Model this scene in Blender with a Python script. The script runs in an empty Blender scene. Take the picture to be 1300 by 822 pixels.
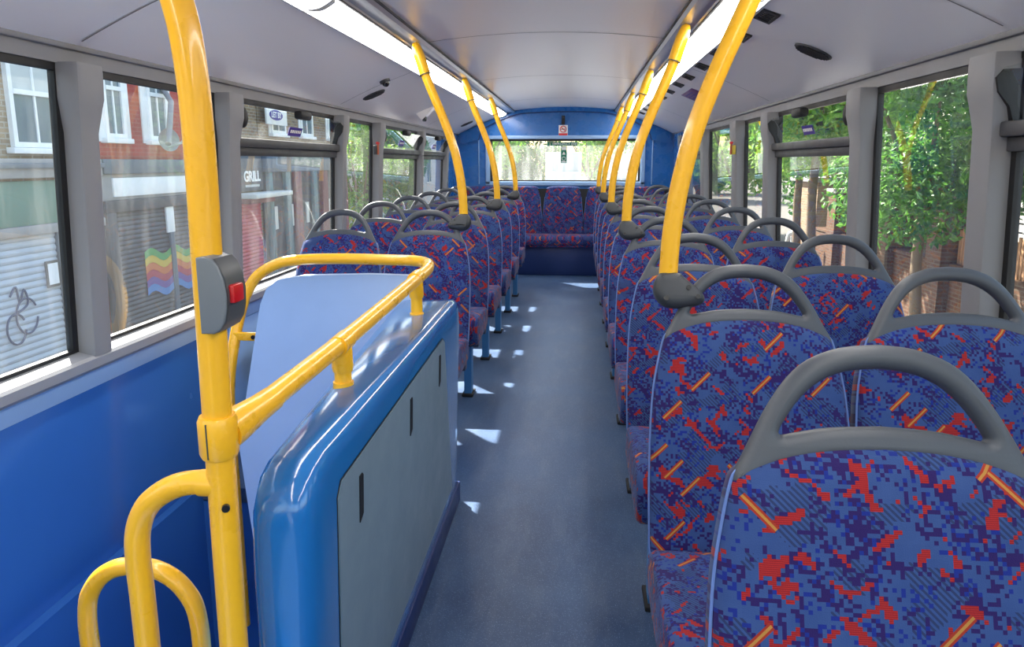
import bpy, bmesh, math, random
from mathutils import Vector, Matrix, Euler
random.seed(7)
S = bpy.context.scene
C = S.collection
PI = math.pi
CX = -0.17            # lateral centre line of the bus
H = 1.25              # eye height above the deck
STREET = -2.2         # street level below the upper deck

# ------------------------------------------------------------------ helpers
def sstep(a, b, t):
    t = max(0.0, min(1.0, (t - a) / (b - a))); return t * t * (3 - 2 * t)

class MB:
    def __init__(self):
        self.bm = bmesh.new()
        self.uv = None
    def box(self, x0, x1, y0, y1, z0, z1, bev=0.0, seg=2):
        vs = [self.bm.verts.new((x, y, z)) for x in (x0, x1) for y in (y0, y1) for z in (z0, z1)]
        f = [(0, 1, 3, 2), (4, 6, 7, 5), (0, 4, 5, 1), (2, 3, 7, 6), (0, 2, 6, 4), (1, 5, 7, 3)]
        fs = [self.bm.faces.new([vs[i] for i in q]) for q in f]
        if bev > 0:
            es = list({e for q in fs for e in q.edges})
            bmesh.ops.bevel(self.bm, geom=es, offset=bev, segments=seg, affect='EDGES', profile=0.5)
        return self
    def tube(self, path, r, n=14, cap=True, closed=False):
        P = [Vector(p) for p in path]
        m = len(P)
        R = r if isinstance(r, (list, tuple)) else [r] * m
        T = []
        for i in range(m):
            if closed: t = P[(i + 1) % m] - P[i - 1]
            else: t = P[min(i + 1, m - 1)] - P[max(i - 1, 0)]
            T.append(t.normalized())
        up = Vector((0, 0, 1)) if abs(T[0].z) < .9 else Vector((0, 1, 0))
        a = T[0].cross(up).normalized()
        rings = []
        for i in range(m):
            a = (a - T[i] * a.dot(T[i])).normalized()
            b = T[i].cross(a)
            rings.append([self.bm.verts.new(P[i] + (a * math.cos(q) + b * math.sin(q)) * R[i])
                          for q in [2 * PI * k / n for k in range(n)]])
        for i in range(m if closed else m - 1):
            A, B = rings[i], rings[(i + 1) % m]
            for k in range(n):
                self.bm.faces.new((A[k], A[(k + 1) % n], B[(k + 1) % n], B[k]))
        if cap and not closed:
            self.bm.faces.new(rings[0][::-1]); self.bm.faces.new(rings[-1])
        return self
    def rings(self, rl, cap=True, closed=True):
        vr = [[self.bm.verts.new(p) for p in r] for r in rl]
        n = len(vr[0])
        for A, B in zip(vr, vr[1:]):
            for k in range(n if closed else n - 1):
                self.bm.faces.new((A[k], A[(k + 1) % n], B[(k + 1) % n], B[k]))
        if cap:
            self.bm.faces.new(vr[0][::-1]); self.bm.faces.new(vr[-1])
        return self
    def prism(self, poly, axis, a, b):
        """extrude a 2D polygon along an axis (x: poly is y,z ; y: poly is x,z ; z: poly is x,y)"""
        def mk(u, v, w):
            return {'x': (w, u, v), 'y': (u, w, v), 'z': (u, v, w)}[axis]
        return self.rings([[mk(u, v, a) for u, v in poly], [mk(u, v, b) for u, v in poly]])
    def quad(self, *pts):
        self.bm.faces.new([self.bm.verts.new(p) for p in pts]); return self
    def ball(self, c, rx, ry, rz, u=16, v=10):
        r = bmesh.ops.create_uvsphere(self.bm, u_segments=u, v_segments=v, radius=1.0)
        for w in r['verts']:
            w.co = Vector((c[0] + w.co.x * rx, c[1] + w.co.y * ry, c[2] + w.co.z * rz))
        return self
    def lean(self, side):
        """walls of the deck lean in towards the roof"""
        for v in self.bm.verts: v.co.x -= side * (v.co.z - .7) * .045
        return self
    def xf(self, M):
        bmesh.ops.transform(self.bm, matrix=M, verts=self.bm.verts); return self
    def build(self, name, mat=None, parent=None, smooth=True, angle=38, uvf=None):
        me = bpy.data.meshes.new(name)
        bmesh.ops.recalc_face_normals(self.bm, faces=self.bm.faces)
        if uvf:
            L = self.bm.loops.layers.uv.new('UVMap')
            for f in self.bm.faces:
                for l in f.loops: l[L].uv = uvf(l.vert.co, f.normal)
        self.bm.to_mesh(me); self.bm.free()
        if smooth:
            me.polygons.foreach_set('use_smooth', [True] * len(me.polygons))
            me.set_sharp_from_angle(angle=math.radians(angle))
        o = bpy.data.objects.new(name, me); C.objects.link(o)
        if mat: me.materials.append(mat)
        if parent: o.parent = parent
        return o

def tag(o, label, cat, group=None):
    o['label'] = label; o['category'] = cat
    if group: o['group'] = group
    return o
def empty(name, loc=(0, 0, 0), rz=0):
    o = bpy.data.objects.new(name, None); C.objects.link(o)
    o.location = loc; o.rotation_euler = (0, 0, rz); o.empty_display_size = .1
    return o
def struct(o):
    o['kind'] = 'structure'; return o
def kids(o): return [c for c in bpy.data.objects if c.parent == o]
KID = {}
def copy_tree(o, loc=None):
    """copy a thing, its parts and their sub-parts, sharing mesh data"""
    r = o.copy(); C.objects.link(r)
    for ch in KIDS(o):
        c = ch.copy(); C.objects.link(c); c.parent = r
        for g in KIDS(ch):
            d = g.copy(); C.objects.link(d); d.parent = c
    if loc is not None: r.location = loc
    return r
def KIDS(o):
    if o.name not in KID: KID[o.name] = kids(o)
    return KID[o.name]

def smooth_path(pts, n=8, closed=False):
    P = [Vector(p) for p in pts]; out = []
    m = len(P)
    rng = range(m) if closed else range(m - 1)
    for i in rng:
        if closed: p0, p1, p2, p3 = P[i - 1], P[i], P[(i + 1) % m], P[(i + 2) % m]
        else:
            p1, p2 = P[i], P[i + 1]
            p0 = P[i - 1] if i else p1 * 2 - p2
            p3 = P[i + 2] if i + 2 < m else p2 * 2 - p1
        for k in range(n):
            t = k / n
            out.append(.5 * ((2 * p1) + (p2 - p0) * t + (2 * p0 - 5 * p1 + 4 * p2 - p3) * t * t + (3 * p1 - p0 - 3 * p2 + p3) * t ** 3))
    if not closed: out.append(P[-1])
    return out

def plate(name, outer, holes, thick, bev, mat, parent=None, M=None):
    """flat rounded plate from a 2D outline with holes, built as a filled curve and turned into mesh"""
    cu = bpy.data.curves.new(name, 'CURVE'); cu.dimensions = '2D'; cu.fill_mode = 'BOTH'
    cu.extrude = max(0.0, thick / 2 - bev); cu.bevel_depth = bev; cu.offset = -bev; cu.bevel_resolution = 3
    for lp in [outer] + holes:
        sp = cu.splines.new('POLY'); sp.points.add(len(lp) - 1); sp.use_cyclic_u = True
        for p, q in zip(sp.points, lp): p.co = (q[0], q[1], 0, 1)
    t = bpy.data.objects.new('tmp', cu); C.objects.link(t)
    dg = bpy.context.evaluated_depsgraph_get()
    me = bpy.data.meshes.new_from_object(t.evaluated_get(dg))
    bpy.data.objects.remove(t); bpy.data.curves.remove(cu)
    bm = bmesh.new(); bm.from_mesh(me); bmesh.ops.remove_doubles(bm, verts=bm.verts, dist=1e-5)
    bm.to_mesh(me); bm.free()
    if M: me.transform(M)
    me.name = name; me.materials.clear(); me.materials.append(mat)
    me.polygons.foreach_set('use_smooth', [True] * len(me.polygons)); me.set_sharp_from_angle(angle=math.radians(45))
    o = bpy.data.objects.new(name, me); C.objects.link(o)
    if parent: o.parent = parent
    return o

def text(name, s, size, mat, M, parent=None, ext=.0008, bold=0.0, align='CENTER'):
    cu = bpy.data.curves.new(name, 'FONT'); cu.body = s; cu.size = size; cu.extrude = ext; cu.offset = bold
    cu.align_x = align; cu.align_y = 'CENTER'
    t = bpy.data.objects.new('tmp', cu); C.objects.link(t)
    dg = bpy.context.evaluated_depsgraph_get()
    me = bpy.data.meshes.new_from_object(t.evaluated_get(dg))
    bpy.data.objects.remove(t); bpy.data.curves.remove(cu)
    me.transform(M); me.name = name; me.materials.clear(); me.materials.append(mat)
    o = bpy.data.objects.new(name, me); C.objects.link(o)
    if parent: o.parent = parent
    return o
def frame(o, x, y):
    """matrix whose local x,y axes run along the given world directions, at o"""
    x = Vector(x).normalized(); y = Vector(y).normalized(); z = x.cross(y)
    M = Matrix.Identity(4)
    for i, v in enumerate((x, y, z)):
        for k in range(3): M[k][i] = v[k]
    for k in range(3): M[k][3] = o[k]
    return M

# ------------------------------------------------------------------ materials
def lin(r, g, b):
    f = lambda c: c / 12.92 if c <= .04045 else ((c + .055) / 1.055) ** 2.4
    return (f(r / 255), f(g / 255), f(b / 255), 1)
class N:
    def __init__(self, name):
        self.m = bpy.data.materials.new(name); self.m.use_nodes = True
        self.t = self.m.node_tree; self.t.nodes.clear()
        self.out = self.t.nodes.new('ShaderNodeOutputMaterial')
    def n(self, k, **kw):
        x = self.t.nodes.new('ShaderNode' + k)
        for a, b in kw.items(): setattr(x, a, b)
        return x
    def l(self, a, b): self.t.links.new(a, b)
    def setin(self, s, v):
        if isinstance(v, bpy.types.NodeSocket): self.l(v, s)
        else: s.default_value = v
    def math(self, op, a, b=None, c=None):
        x = self.n('Math', operation=op); self.setin(x.inputs[0], a)
        if b is not None: self.setin(x.inputs[1], b)
        if c is not None: self.setin(x.inputs[2], c)
        return x.outputs[0]
    def vmath(self, op, a, b=None, scale=None):
        x = self.n('VectorMath', operation=op); self.setin(x.inputs[0], a)
        if b is not None: self.setin(x.inputs[1], b)
        if scale is not None: self.setin(x.inputs['Scale'], scale)
        return x.outputs[0] if op not in ('LENGTH', 'DOT_PRODUCT') else x.outputs['Value']
    def mix(self, f, a, b):
        x = self.n('Mix', data_type='RGBA'); self.setin(x.inputs[0], f)
        self.setin(x.inputs[6], a); self.setin(x.inputs[7], b); return x.outputs[2]
    def noise(self, vec, scale, detail=2, rough=.5, dim='3D'):
        x = self.n('TexNoise', noise_dimensions=dim)
        if vec is not None: self.l(vec, x.inputs['Vector'])
        x.inputs['Scale'].default_value = scale; x.inputs['Detail'].default_value = detail
        x.inputs['Roughness'].default_value = rough
        return x.outputs['Fac']
    def white(self, vec, dim='2D'):
        x = self.n('TexWhiteNoise', noise_dimensions=dim); self.l(vec, x.inputs['Vector']); return x.outputs['Value']
    def xyz(self, v):
        x = self.n('SeparateXYZ'); self.l(v, x.inputs[0]); return x.outputs
    def comb(self, a, b, c=0.0):
        x = self.n('CombineXYZ')
        for i, q in enumerate((a, b, c)): self.setin(x.inputs[i], q)
        return x.outputs[0]
    def mapr(self, v, a, b, c=0.0, d=1.0):
        x = self.n('MapRange'); self.setin(x.inputs[0], v)
        for i, q in enumerate((a, b, c, d)): self.setin(x.inputs[i + 1], q)
        return x.outputs[0]
    def bsdf(self, col, rough=.5, metal=0.0, spec=.5, bump=None, bstr=.2, bdist=.002, coat=0.0):
        p = self.n('BsdfPrincipled'); self.setin(p.inputs['Base Color'], col); self.setin(p.inputs['Roughness'], rough)
        p.inputs['Metallic'].default_value = metal; p.inputs['Specular IOR Level'].default_value = spec
        p.inputs['Coat Weight'].default_value = coat; p.inputs['Coat Roughness'].default_value = .08
        if bump is not None:
            b = self.n('Bump'); b.inputs['Strength'].default_value = bstr; b.inputs['Distance'].default_value = bdist
            self.l(bump, b.inputs['Height']); self.l(b.outputs[0], p.inputs['Normal'])
        return p
    def done(self, sh):
        self.l(sh.outputs[0] if hasattr(sh, 'outputs') else sh, self.out.inputs[0]); return self.m

def plain(name, rgb, rough=.5, metal=0.0, spec=.5, var=.06, scale=9, bstr=.05, coat=0.0, rvar=.08):
    k = N(name); co = k.n('TexCoord').outputs['Object']
    nz = k.noise(co, scale, 4, .6)
    c = lin(*rgb)
    lo = tuple(x * (1 - var) for x in c[:3]) + (1,); hi = tuple(min(1, x * (1 + var)) for x in c[:3]) + (1,)
    return k.done(k.bsdf(k.mix(nz, lo, hi), k.mapr(nz, .3, .7, rough - rvar, rough + rvar), metal, spec, k.noise(co, 260, 2), bstr, .001, coat))

def fabric(name):
    """moquette: square pixels of indigo on blue, red diagonal blotches, orange diagonal dashes"""
    k = N(name); uv = k.n('UVMap').outputs[0]
    rnd = k.n('ObjectInfo').outputs['Random']
    uv = k.vmath('ADD', uv, k.comb(k.math('MULTIPLY', rnd, 7.3), k.math('MULTIPLY', rnd, 13.7)))
    px = .0050
    fl = k.vmath('FLOOR', k.vmath('SCALE', uv, scale=1 / px))
    w1 = k.white(fl); w2 = k.white(k.vmath('ADD', fl, (31.5, 17.5, 0.0)))
    pc = k.vmath('SCALE', fl, scale=px)
    pu = k.xyz(pc)
    def rot(v, s):                       # coordinates along / across a diagonal
        a = k.xyz(v)
        return (k.math('MULTIPLY', k.math('MULTIPLY_ADD', a[1], s, a[0]), .7071),
                k.math('MULTIPLY', k.math('MULTIPLY_ADD', a[0], -s, a[1]), .7071))
    base = k.mix(k.noise(pc, 30, 2, .5, '2D'), lin(64, 98, 168), lin(82, 116, 186))
    hatch = k.math('GREATER_THAN', k.math('FRACT', k.math('MULTIPLY', rot(uv, 1)[0], 170)), .5)
    slate = k.math('GREATER_THAN', k.noise(k.vmath('ADD', pc, (3.1, 9.0, 0.0)), 13, 1, .5, '2D'), .55)
    base = k.mix(k.math('MULTIPLY', k.math('MULTIPLY', slate, hatch), .7), base, lin(52, 62, 104))
    bb = k.math('MULTIPLY', k.math('GREATER_THAN', w2, .80), k.math('GREATER_THAN', k.noise(k.vmath('ADD', pc, (1.7, 4.0, 0.0)), 12, 1, .5, '2D'), .46))
    base = k.mix(bb, base, lin(36, 62, 176))
    # indigo pixels gathered along diagonals
    a, b = rot(pc, -1)
    n1 = k.noise(k.comb(k.math('MULTIPLY', a, 12), k.math('MULTIPLY', b, 30)), 1, 2, .5, '2D')
    ind = k.math('GREATER_THAN', k.math('MULTIPLY_ADD', k.math('SUBTRACT', w1, .5), .40, n1), .595)
    base = k.mix(ind, base, lin(58, 36, 122))
    # red blotches, two directions
    red = None
    for s, off in ((1, 2.3), (-1, 8.9)):
        a, b = rot(pc, s)
        nn = k.noise(k.comb(k.math('MULTIPLY_ADD', a, 17, off), k.math('MULTIPLY_ADD', b, 58, off * 2)), 1, 1, .4, '2D')
        sel = k.noise(k.vmath('ADD', pc, (off, off * 3, 0.0)), 9, 1, .5, '2D')
        q = k.math('MULTIPLY', k.math('GREATER_THAN', k.math('MULTIPLY_ADD', k.math('SUBTRACT', w2, .5), .05, nn), .675), k.math('GREATER_THAN', sel, .44))
        red = q if red is None else k.math('MAXIMUM', red, q)
    stripe = k.math('GREATER_THAN', k.math('FRACT', k.math('MULTIPLY', k.xyz(uv)[1], 420)), .45)
    base = k.mix(red, base, k.mix(stripe, lin(186, 36, 48), lin(224, 56, 54)))
    # orange dashes
    for s, off, pr in ((1, .37, .14), (-1, .81, .08)):
        a, b = rot(uv, s)
        ca = k.math('DIVIDE', k.math('ADD', a, off), .088); cb = k.math('DIVIDE', k.math('ADD', b, off * 3), .046)
        cell = k.comb(k.math('FLOOR', ca), k.math('FLOOR', cb))
        w = k.white(cell)
        la = k.math('MULTIPLY', k.math('ABSOLUTE', k.math('SUBTRACT', k.math('FRACT', ca), .5)), .088)
        lb = k.math('MULTIPLY', k.math('ABSOLUTE', k.math('SUBTRACT', k.math('FRACT', cb), k.math('MULTIPLY_ADD', w, 1.2, .35))), .046)
        on = k.math('MULTIPLY', k.math('LESS_THAN', w, pr), k.math('LESS_THAN', la, .027))
        base = k.mix(k.math('MULTIPLY', on, k.math('LESS_THAN', lb, .0046)), base, lin(216, 72, 48))
        base = k.mix(k.math('MULTIPLY', on, k.math('LESS_THAN', lb, .0017)), base, lin(244, 176, 84))
    base = k.vmath('MULTIPLY', base, (.46, .46, .46))
    p = k.bsdf(base, .82, 0, .25, k.noise(uv, 700, 2, .6, '2D'), .35, .001)
    p.inputs['Sheen Weight'].default_value = .12; p.inputs['Sheen Roughness'].default_value = .4
    return k.done(p)

def glass(name, tint=.93, haze=.05, streak=.10, dirt=(225, 228, 226), refl=1.7):
    k = N(name); g = k.n('NewGeometry')
    c = k.math('ABSOLUTE', k.vmath('DOT_PRODUCT', g.outputs['Normal'], g.outputs['Incoming']))
    F = k.math('MINIMUM', k.math('MULTIPLY', k.math('MULTIPLY_ADD', k.math('POWER', k.math('SUBTRACT', 1.0, c), 5.0), .96, .04), refl), .9)
    co = k.n('TexCoord').outputs['Object']
    m = k.n('Mapping'); k.l(co, m.inputs[0]); m.inputs['Scale'].default_value = (9, 9, 1.2)
    st = k.math('MULTIPLY', k.mapr(k.noise(m.outputs[0], 1.4, 5, .65), .45, .75), streak)
    h = k.math('ADD', st, haze)
    tr = k.n('BsdfTransparent'); tr.inputs[0].default_value = (tint * .97, tint, tint * .99, 1)
    df = k.n('BsdfTranslucent'); df.inputs[0].default_value = lin(*dirt)
    gl = k.n('BsdfGlossy'); gl.inputs['Roughness'].default_value = .01
    a = k.n('MixShader'); k.l(h, a.inputs[0]); k.l(tr.outputs[0], a.inputs[1]); k.l(df.outputs[0], a.inputs[2])
    b = k.n('MixShader'); k.l(F, b.inputs[0]); k.l(a.outputs[0], b.inputs[1]); k.l(gl.outputs[0], b.inputs[2])
    return k.done(b)

def emit(name, rgb, s):
    k = N(name); e = k.n('Emission'); e.inputs[0].default_value = lin(*rgb); e.inputs[1].default_value = s
    return k.done(e)

def brick(name, c1, c2, mortar, dirt=.25):
    k = N(name); co = k.xyz(k.n('TexCoord').outputs['Object'])
    b = k.n('TexBrick'); v = k.comb(k.math('ADD', co[1], co[0]), co[2]); k.l(v, b.inputs['Vector'])
    b.inputs['Color1'].default_value = lin(*c1); b.inputs['Color2'].default_value = lin(*c2); b.inputs['Mortar'].default_value = lin(*mortar)
    b.inputs['Scale'].default_value = 1; b.inputs['Brick Width'].default_value = .225; b.inputs['Row Height'].default_value = .075
    b.inputs['Mortar Size'].default_value = .011; b.inputs['Bias'].default_value = -.1
    nz = k.noise(v, 2.2, 5, .65)
    col = k.mix(k.math('MULTIPLY', k.mapr(nz, .4, .75), dirt), b.outputs['Color'], lin(70, 62, 56))
    return k.done(k.bsdf(col, .85, 0, .2, b.outputs['Fac'], -.4, .006))

def leafmat(name, a, b, trans=.45):
    k = N(name); co = k.n('TexCoord').outputs['Object']
    nz = k.math('MULTIPLY_ADD', k.noise(co, 1.3, 3), .5, k.math('MULTIPLY', k.noise(co, 14, 1), .5))
    col = k.mix(k.mapr(nz, .38, .62), lin(*a), lin(*b))
    p = k.bsdf(col, .45, 0, .4)
    t = k.n('BsdfTranslucent'); k.l(col, t.inputs[0])
    m = k.n('MixShader'); m.inputs[0].default_value = trans; k.l(p.outputs[0], m.inputs[1]); k.l(t.outputs[0], m.inputs[2])
    return k.done(m)

def floormat(name):
    k = N(name); co = k.n('TexCoord').outputs['Object']
    big = k.noise(co, 2.5, 5, .6)
    base = k.mix(k.mapr(big, .35, .65), lin(50, 74, 110), lin(66, 92, 128))
    v = k.n('TexVoronoi'); k.l(co, v.inputs['Vector']); v.inputs['Scale'].default_value = 260
    sp = k.math('LESS_THAN', v.outputs['Distance'], .22)
    w = k.xyz(v.outputs['Color'])[0]
    col = k.mix(k.math('MULTIPLY', sp, k.math('GREATER_THAN', w, .45)), base, lin(126, 150, 180))
    col = k.mix(k.math('MULTIPLY', sp, k.math('LESS_THAN', w, .2)), col, lin(18, 30, 56))
    scuff = k.mapr(k.noise(k.vmath('MULTIPLY', co, (2.0, .5, 1.0)), 6, 6, .7), .48, .72)
    col = k.mix(k.math('MULTIPLY', scuff, .12), col, lin(150, 158, 166))
    return k.done(k.bsdf(col, k.mapr(big, .3, .7, .36, .50), 0, .5, v.outputs['Distance'], .18, .001))

M = {}
M['fabric'] = fabric('moquette')
M['piping'] = plain('piping', (96, 124, 184), .6)
M['handle'] = plain('handle_grey', (72, 76, 83), .45, var=.08, bstr=.12)
M['bracket'] = plain('bracket_grey', (56, 59, 64), .5)
M['shell'] = plain('seat_shell', (56, 66, 92), .5)
M['screw'] = plain('screw_black', (22, 22, 24), .4)
M['legblue'] = plain('leg_blue', (58, 118, 172), .4)
M['black'] = plain('gasket_black', (20, 20, 22), .55)
M['rubber'] = plain('rubber_black', (30, 30, 32), .75)
M['yellow'] = plain('rail_yellow', (255, 188, 34), .30, var=.05, spec=.5, bstr=.03, coat=.35)
M['pillar'] = plain('pillar_grey', (130, 130, 133), .5, var=.04)
M['sill'] = plain('sill_grey', (142, 144, 149), .45)
M['hopgrey'] = plain('hopper_dark_grey', (62, 63, 66), .45)
M['ceiling'] = plain('ceiling_white', (240, 237, 236), .32, var=.008, scale=2, spec=.5, bstr=.01, rvar=.02)
M['seam'] = plain('seam_grey', (120, 118, 120), .6)
M['rail_metal'] = plain('channel_aluminium', (176, 178, 182), .30, metal=.7, var=.015, rvar=.01, bstr=.0)
M['wallblue'] = plain('wall_blue_gloss', (54, 110, 188), .20, var=.06, scale=3, spec=.5, coat=.3)
M['walllight'] = plain('wall_light_blue', (150, 184, 224), .4, var=.05)
M['backblue'] = plain('bulkhead_blue', (30, 104, 178), .28, var=.05, coat=.3)
M['encblue'] = plain('enclosure_blue_gloss', (30, 108, 178), .16, var=.06, scale=4, spec=.6, coat=.6)
M['encgrey'] = plain('enclosure_grey_panel', (118, 138, 152), .42, var=.05)
M['enclight'] = plain('stair_panel_light_blue', (126, 156, 204), .42, var=.05)
M['navy'] = plain('bench_base_navy', (22, 46, 100), .5)
M['floor'] = floormat('speckled_vinyl')
M['light'] = emit('strip_light', (255, 251, 246), 14.0)
M['lightcap'] = plain('light_cap', (206, 206, 206), .4)
M['bell'] = plain('bell_grey', (112, 118, 124), .35, var=.08)
M['belldark'] = plain('bell_rim_grey', (72, 76, 80), .4)
M['red'] = plain('button_red', (196, 22, 28), .3)
M['glass'] = glass('window_glass', .93, .025, .06)
M['glassclear'] = glass('hopper_glass', .95, .015, .05)
M['glassrear'] = glass('rear_glass', .92, .08, .18)
M['purple'] = plain('sticker_purple', (66, 48, 140), .5)
M['plum'] = plain('notice_plum', (104, 58, 110), .45)
M['white'] = plain('white_paint', (236, 236, 234), .5)
M['offwhite'] = plain('offwhite_paint', (214, 214, 208), .6)
M['signgreen'] = plain('sign_green', (20, 118, 92), .5)
M['signred'] = plain('sign_red', (200, 40, 44), .5)
M['hammer'] = plain('hammer_orange', (170, 84, 56), .5)
M['hammeryellow'] = plain('hammer_yellow', (206, 180, 60), .5)
M['domedark'] = plain('dome_dark', (26, 26, 30), .12)
# outside
M['asphalt'] = plain('asphalt', (128, 128, 130), .9, var=.15, scale=14)
M['paving'] = plain('paving', (116, 110, 102), .85, var=.12, scale=5)
M['brickyellow'] = brick('brick_stock', (150, 128, 98), (118, 100, 80), (150, 142, 128))
M['brickred'] = brick('brick_red', (176, 72, 62), (160, 64, 56), (168, 88, 78), .15)
M['brickwall'] = brick('brick_garden', (104, 72, 52), (80, 54, 40), (104, 90, 76), .35)
M['brickpale'] = brick('brick_pale', (158, 130, 104), (140, 112, 88), (158, 142, 122), .15)
M['stone'] = plain('stone_grey', (150, 148, 146), .8, var=.12)
M['slateblue'] = plain('slate_paint', (96, 106, 116), .6, var=.1)
M['fasciagreen'] = plain('fascia_green', (92, 128, 112), .6, var=.12)
M['shuttergrey'] = plain('shutter_galvanised', (176, 182, 188), .5, var=.06)
M['shutterblack'] = plain('shutter_black', (62, 64, 72), .6)
M['shutterred'] = plain('shutter_red', (178, 44, 62), .55)
M['fasciadark'] = plain('fascia_charcoal', (70, 76, 82), .6)
M['shopdark'] = plain('shopfront_dark', (46, 52, 60), .5, var=.15)
M['shopteal'] = plain('shopfront_teal', (84, 116, 122), .5, var=.1)
M['maroon'] = plain('shopfront_maroon', (110, 40, 48), .55)
M['pane'] = plain('house_pane', (104, 120, 130), .08, var=.3, scale=3)
M['curtain'] = plain('house_blind', (196, 200, 196), .8)
M['ink'] = plain('graffiti_blue', (52, 62, 92), .7)
M['bark'] = plain('bark', (122, 104, 84), .9, var=.2, scale=18, bstr=.6)
M['leaf'] = leafmat('leaf_green', (38, 90, 38), (112, 164, 62))
M['leafdark'] = leafmat('leaf_dark', (34, 70, 38), (78, 118, 52), .3)
M['leafbright'] = leafmat('leaf_bright', (88, 150, 48), (170, 206, 84))
M['paling'] = plain('paling_wood', (168, 124, 88), .8, var=.25, scale=12)
M['ironwork'] = plain('ironwork', (40, 42, 46), .6)
M['vanwhite'] = plain('van_white', (196, 196, 190), .35)
M['cargreen'] = plain('stripe_green', (150, 196, 150), .5)
M['carred'] = plain('car_red', (190, 40, 44), .3)
M['tyre'] = plain('tyre', (28, 28, 28), .8)
M['skin'] = plain('skin', (196, 146, 118), .6)
M['hair'] = plain('hair_dark', (28, 24, 24), .6)
RB = [plain('graffiti_' + n, c, .7) for n, c in (('green', (84, 152, 84)), ('yellow', (206, 176, 70)), ('orange', (206, 118, 70)), ('red', (176, 72, 84)), ('purple', (112, 84, 150)), ('blue', (84, 132, 190)))]

# ------------------------------------------------------------------ camera
cam = bpy.data.cameras.new('Camera'); co = bpy.data.objects.new('Camera', cam); C.objects.link(co)
co.location = (0, 0, H); co.rotation_euler = (PI / 2 - .1777, 0, .0931)
cam.sensor_width = 36; cam.lens = 890.8 / 1300 * 36; cam.shift_y = -45 / 1300; cam.clip_start = .02; cam.clip_end = 400
S.camera = co

# ------------------------------------------------------------------ deck shell
YB, YF = 8.2, -1.7        # rear bulkhead, front
def XW(side, z): return CX + side * (1.275 - (z - .7) * .045)

fl = MB().box(-.60, CX + 1.34, YF, YB + .1, -.06, 0).box(CX - 1.34, -.60, 2.44, YB + .1, -.06, 0).box(CX - 1.34, -.60, YF, .25, -.06, 0)
fl = fl.build('floor', M['floor'], smooth=False); struct(fl)
sw = MB().box(CX - 1.40, CX - 1.275, .2, 2.5, -1.3, -.0).box(-.62, -.56, .2, 2.5, -1.3, -.055).box(CX - 1.34, -.6, 2.44, 2.5, -1.3, -.055).box(CX - 1.34, -.6, .19, .25, -1.3, -.055).box(CX - 1.34, -.6, .2, 2.5, -1.36, -1.3)
sw = sw.build('stairwell', M['wallblue'], smooth=False); struct(sw)
for i in range(5):
    q = MB().box(CX - 1.275, -.62, .25 + .27 * i, .52 + .27 * i + .02, -1.3, -.22 * (i + 1)).build('stair_step', M['floor'], sw, smooth=False)
    MB().box(CX - 1.275, -.62, .49 + .27 * i, .542 + .27 * i, -.22 * (i + 1) - .03, -.22 * (i + 1) + .004, .002).build('step_nosing', M['yellow'], q)


# side walls : lower lining, light strip, sill profile, header
PANES_L = [(-1.55, -.05, 0), (.06, 1.862, 0), (1.943, 2.706, 0), (2.80, 4.06, 1), (4.135, 4.83, 0), (4.93, 6.185, 1), (6.25, 7.40, 1)]
PANES_R = [(-1.55, .58, 0), (.68, 1.903, 1), (2.0, 2.744, 0), (2.852, 4.02, 1), (4.135, 4.80, 0), (4.95, 6.05, 0), (6.2, 7.38, 1)]
PILL_L = [(-.05, .06), (1.862, 1.943), (2.706, 2.80), (4.06, 4.135), (4.83, 4.93), (6.185, 6.25), (7.40, 7.48)]
PILL_R = [(.58, .68), (1.903, 2.0), (2.744, 2.852), (4.02, 4.135), (4.80, 4.95), (6.05, 6.2), (7.38, 7.48)]

def side_wall(side, name, panes, pill):
    s = side; x0 = CX + s * 1.275
    X = lambda d: x0 - s * d             # d = metres inwards from the wall face
    def bx(mb, d0, d1, y0, y1, z0, z1, bev=0):
        a, b = sorted((X(d0), X(d1))); return mb.box(a, b, y0, y1, z0, z1, bev)
    root = MB(); bx(root, -.09, 0, YF, YB, -.06, .58); root.lean(s)
    root = root.build(name, M['wallblue'], smooth=False); struct(root)
    st = MB(); bx(st, -.09, .006, YF, YB, .58, .648, .002); st.lean(s).build('trim_strip', M['walllight'], root)
    sp = MB(); bx(sp, -.02, .006, 2.74, 7.47, .0, .578, .002); sp.lean(s).build('lower_panel', M['walllight'], root)
    sl = MB()
    prof = [(-.024, .60), (-.024, .706), (-.005, .703), (.042, .692), (.05, .684), (.05, .658), (.042, .648), (.0, .648), (0, .60)]
    sl.prism([(X(d), z) for d, z in prof], 'y', YF, 7.47); sl.lean(s).build('window_sill', M['sill'], root, angle=25)
    hd = MB(); bx(hd, -.024, .004, YF, YB, 1.515, 1.60, 0); bx(hd, 0, .018, YF, YB, 1.555, 1.576, .004)
    hd.lean(s).build('header_rail', M['pillar'], root)
    pl = []
    for a, b in pill:
        # post with a flared capital
        m = MB(); rl = []
        for z, gy, d in ((.69, .0, .05), (1.33, 0, .05), (1.40, .012, .058), (1.425, .016, .062), (1.50, .016, .062), (1.517, .015, .06)):
            y0, y1, c = a - gy, b + gy, .014
            pts = [(-.024, y0), (d - c, y0), (d - c * .3, y0 + c * .3), (d, y0 + c), (d, y1 - c), (d - c * .3, y1 - c * .3), (d - c, y1), (-.024, y1)]
            rl.append([(X(q), y, z) for q, y in pts])
        m.rings(rl); m.lean(s); pl.append(m.build('window_pillar', M['pillar'], root, angle=30))
    # wall beyond the last pillar is part of the blue bulkhead
    e = MB(); bx(e, -.09, .012, 7.47, YB, .60, 1.6); e.lean(s).build('side_return', M['backblue'], root)
    return root
wl = side_wall(-1, 'wall_left', PANES_L, PILL_L)
wr = side_wall(1, 'wall_right', PANES_R, PILL_R)

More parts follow.
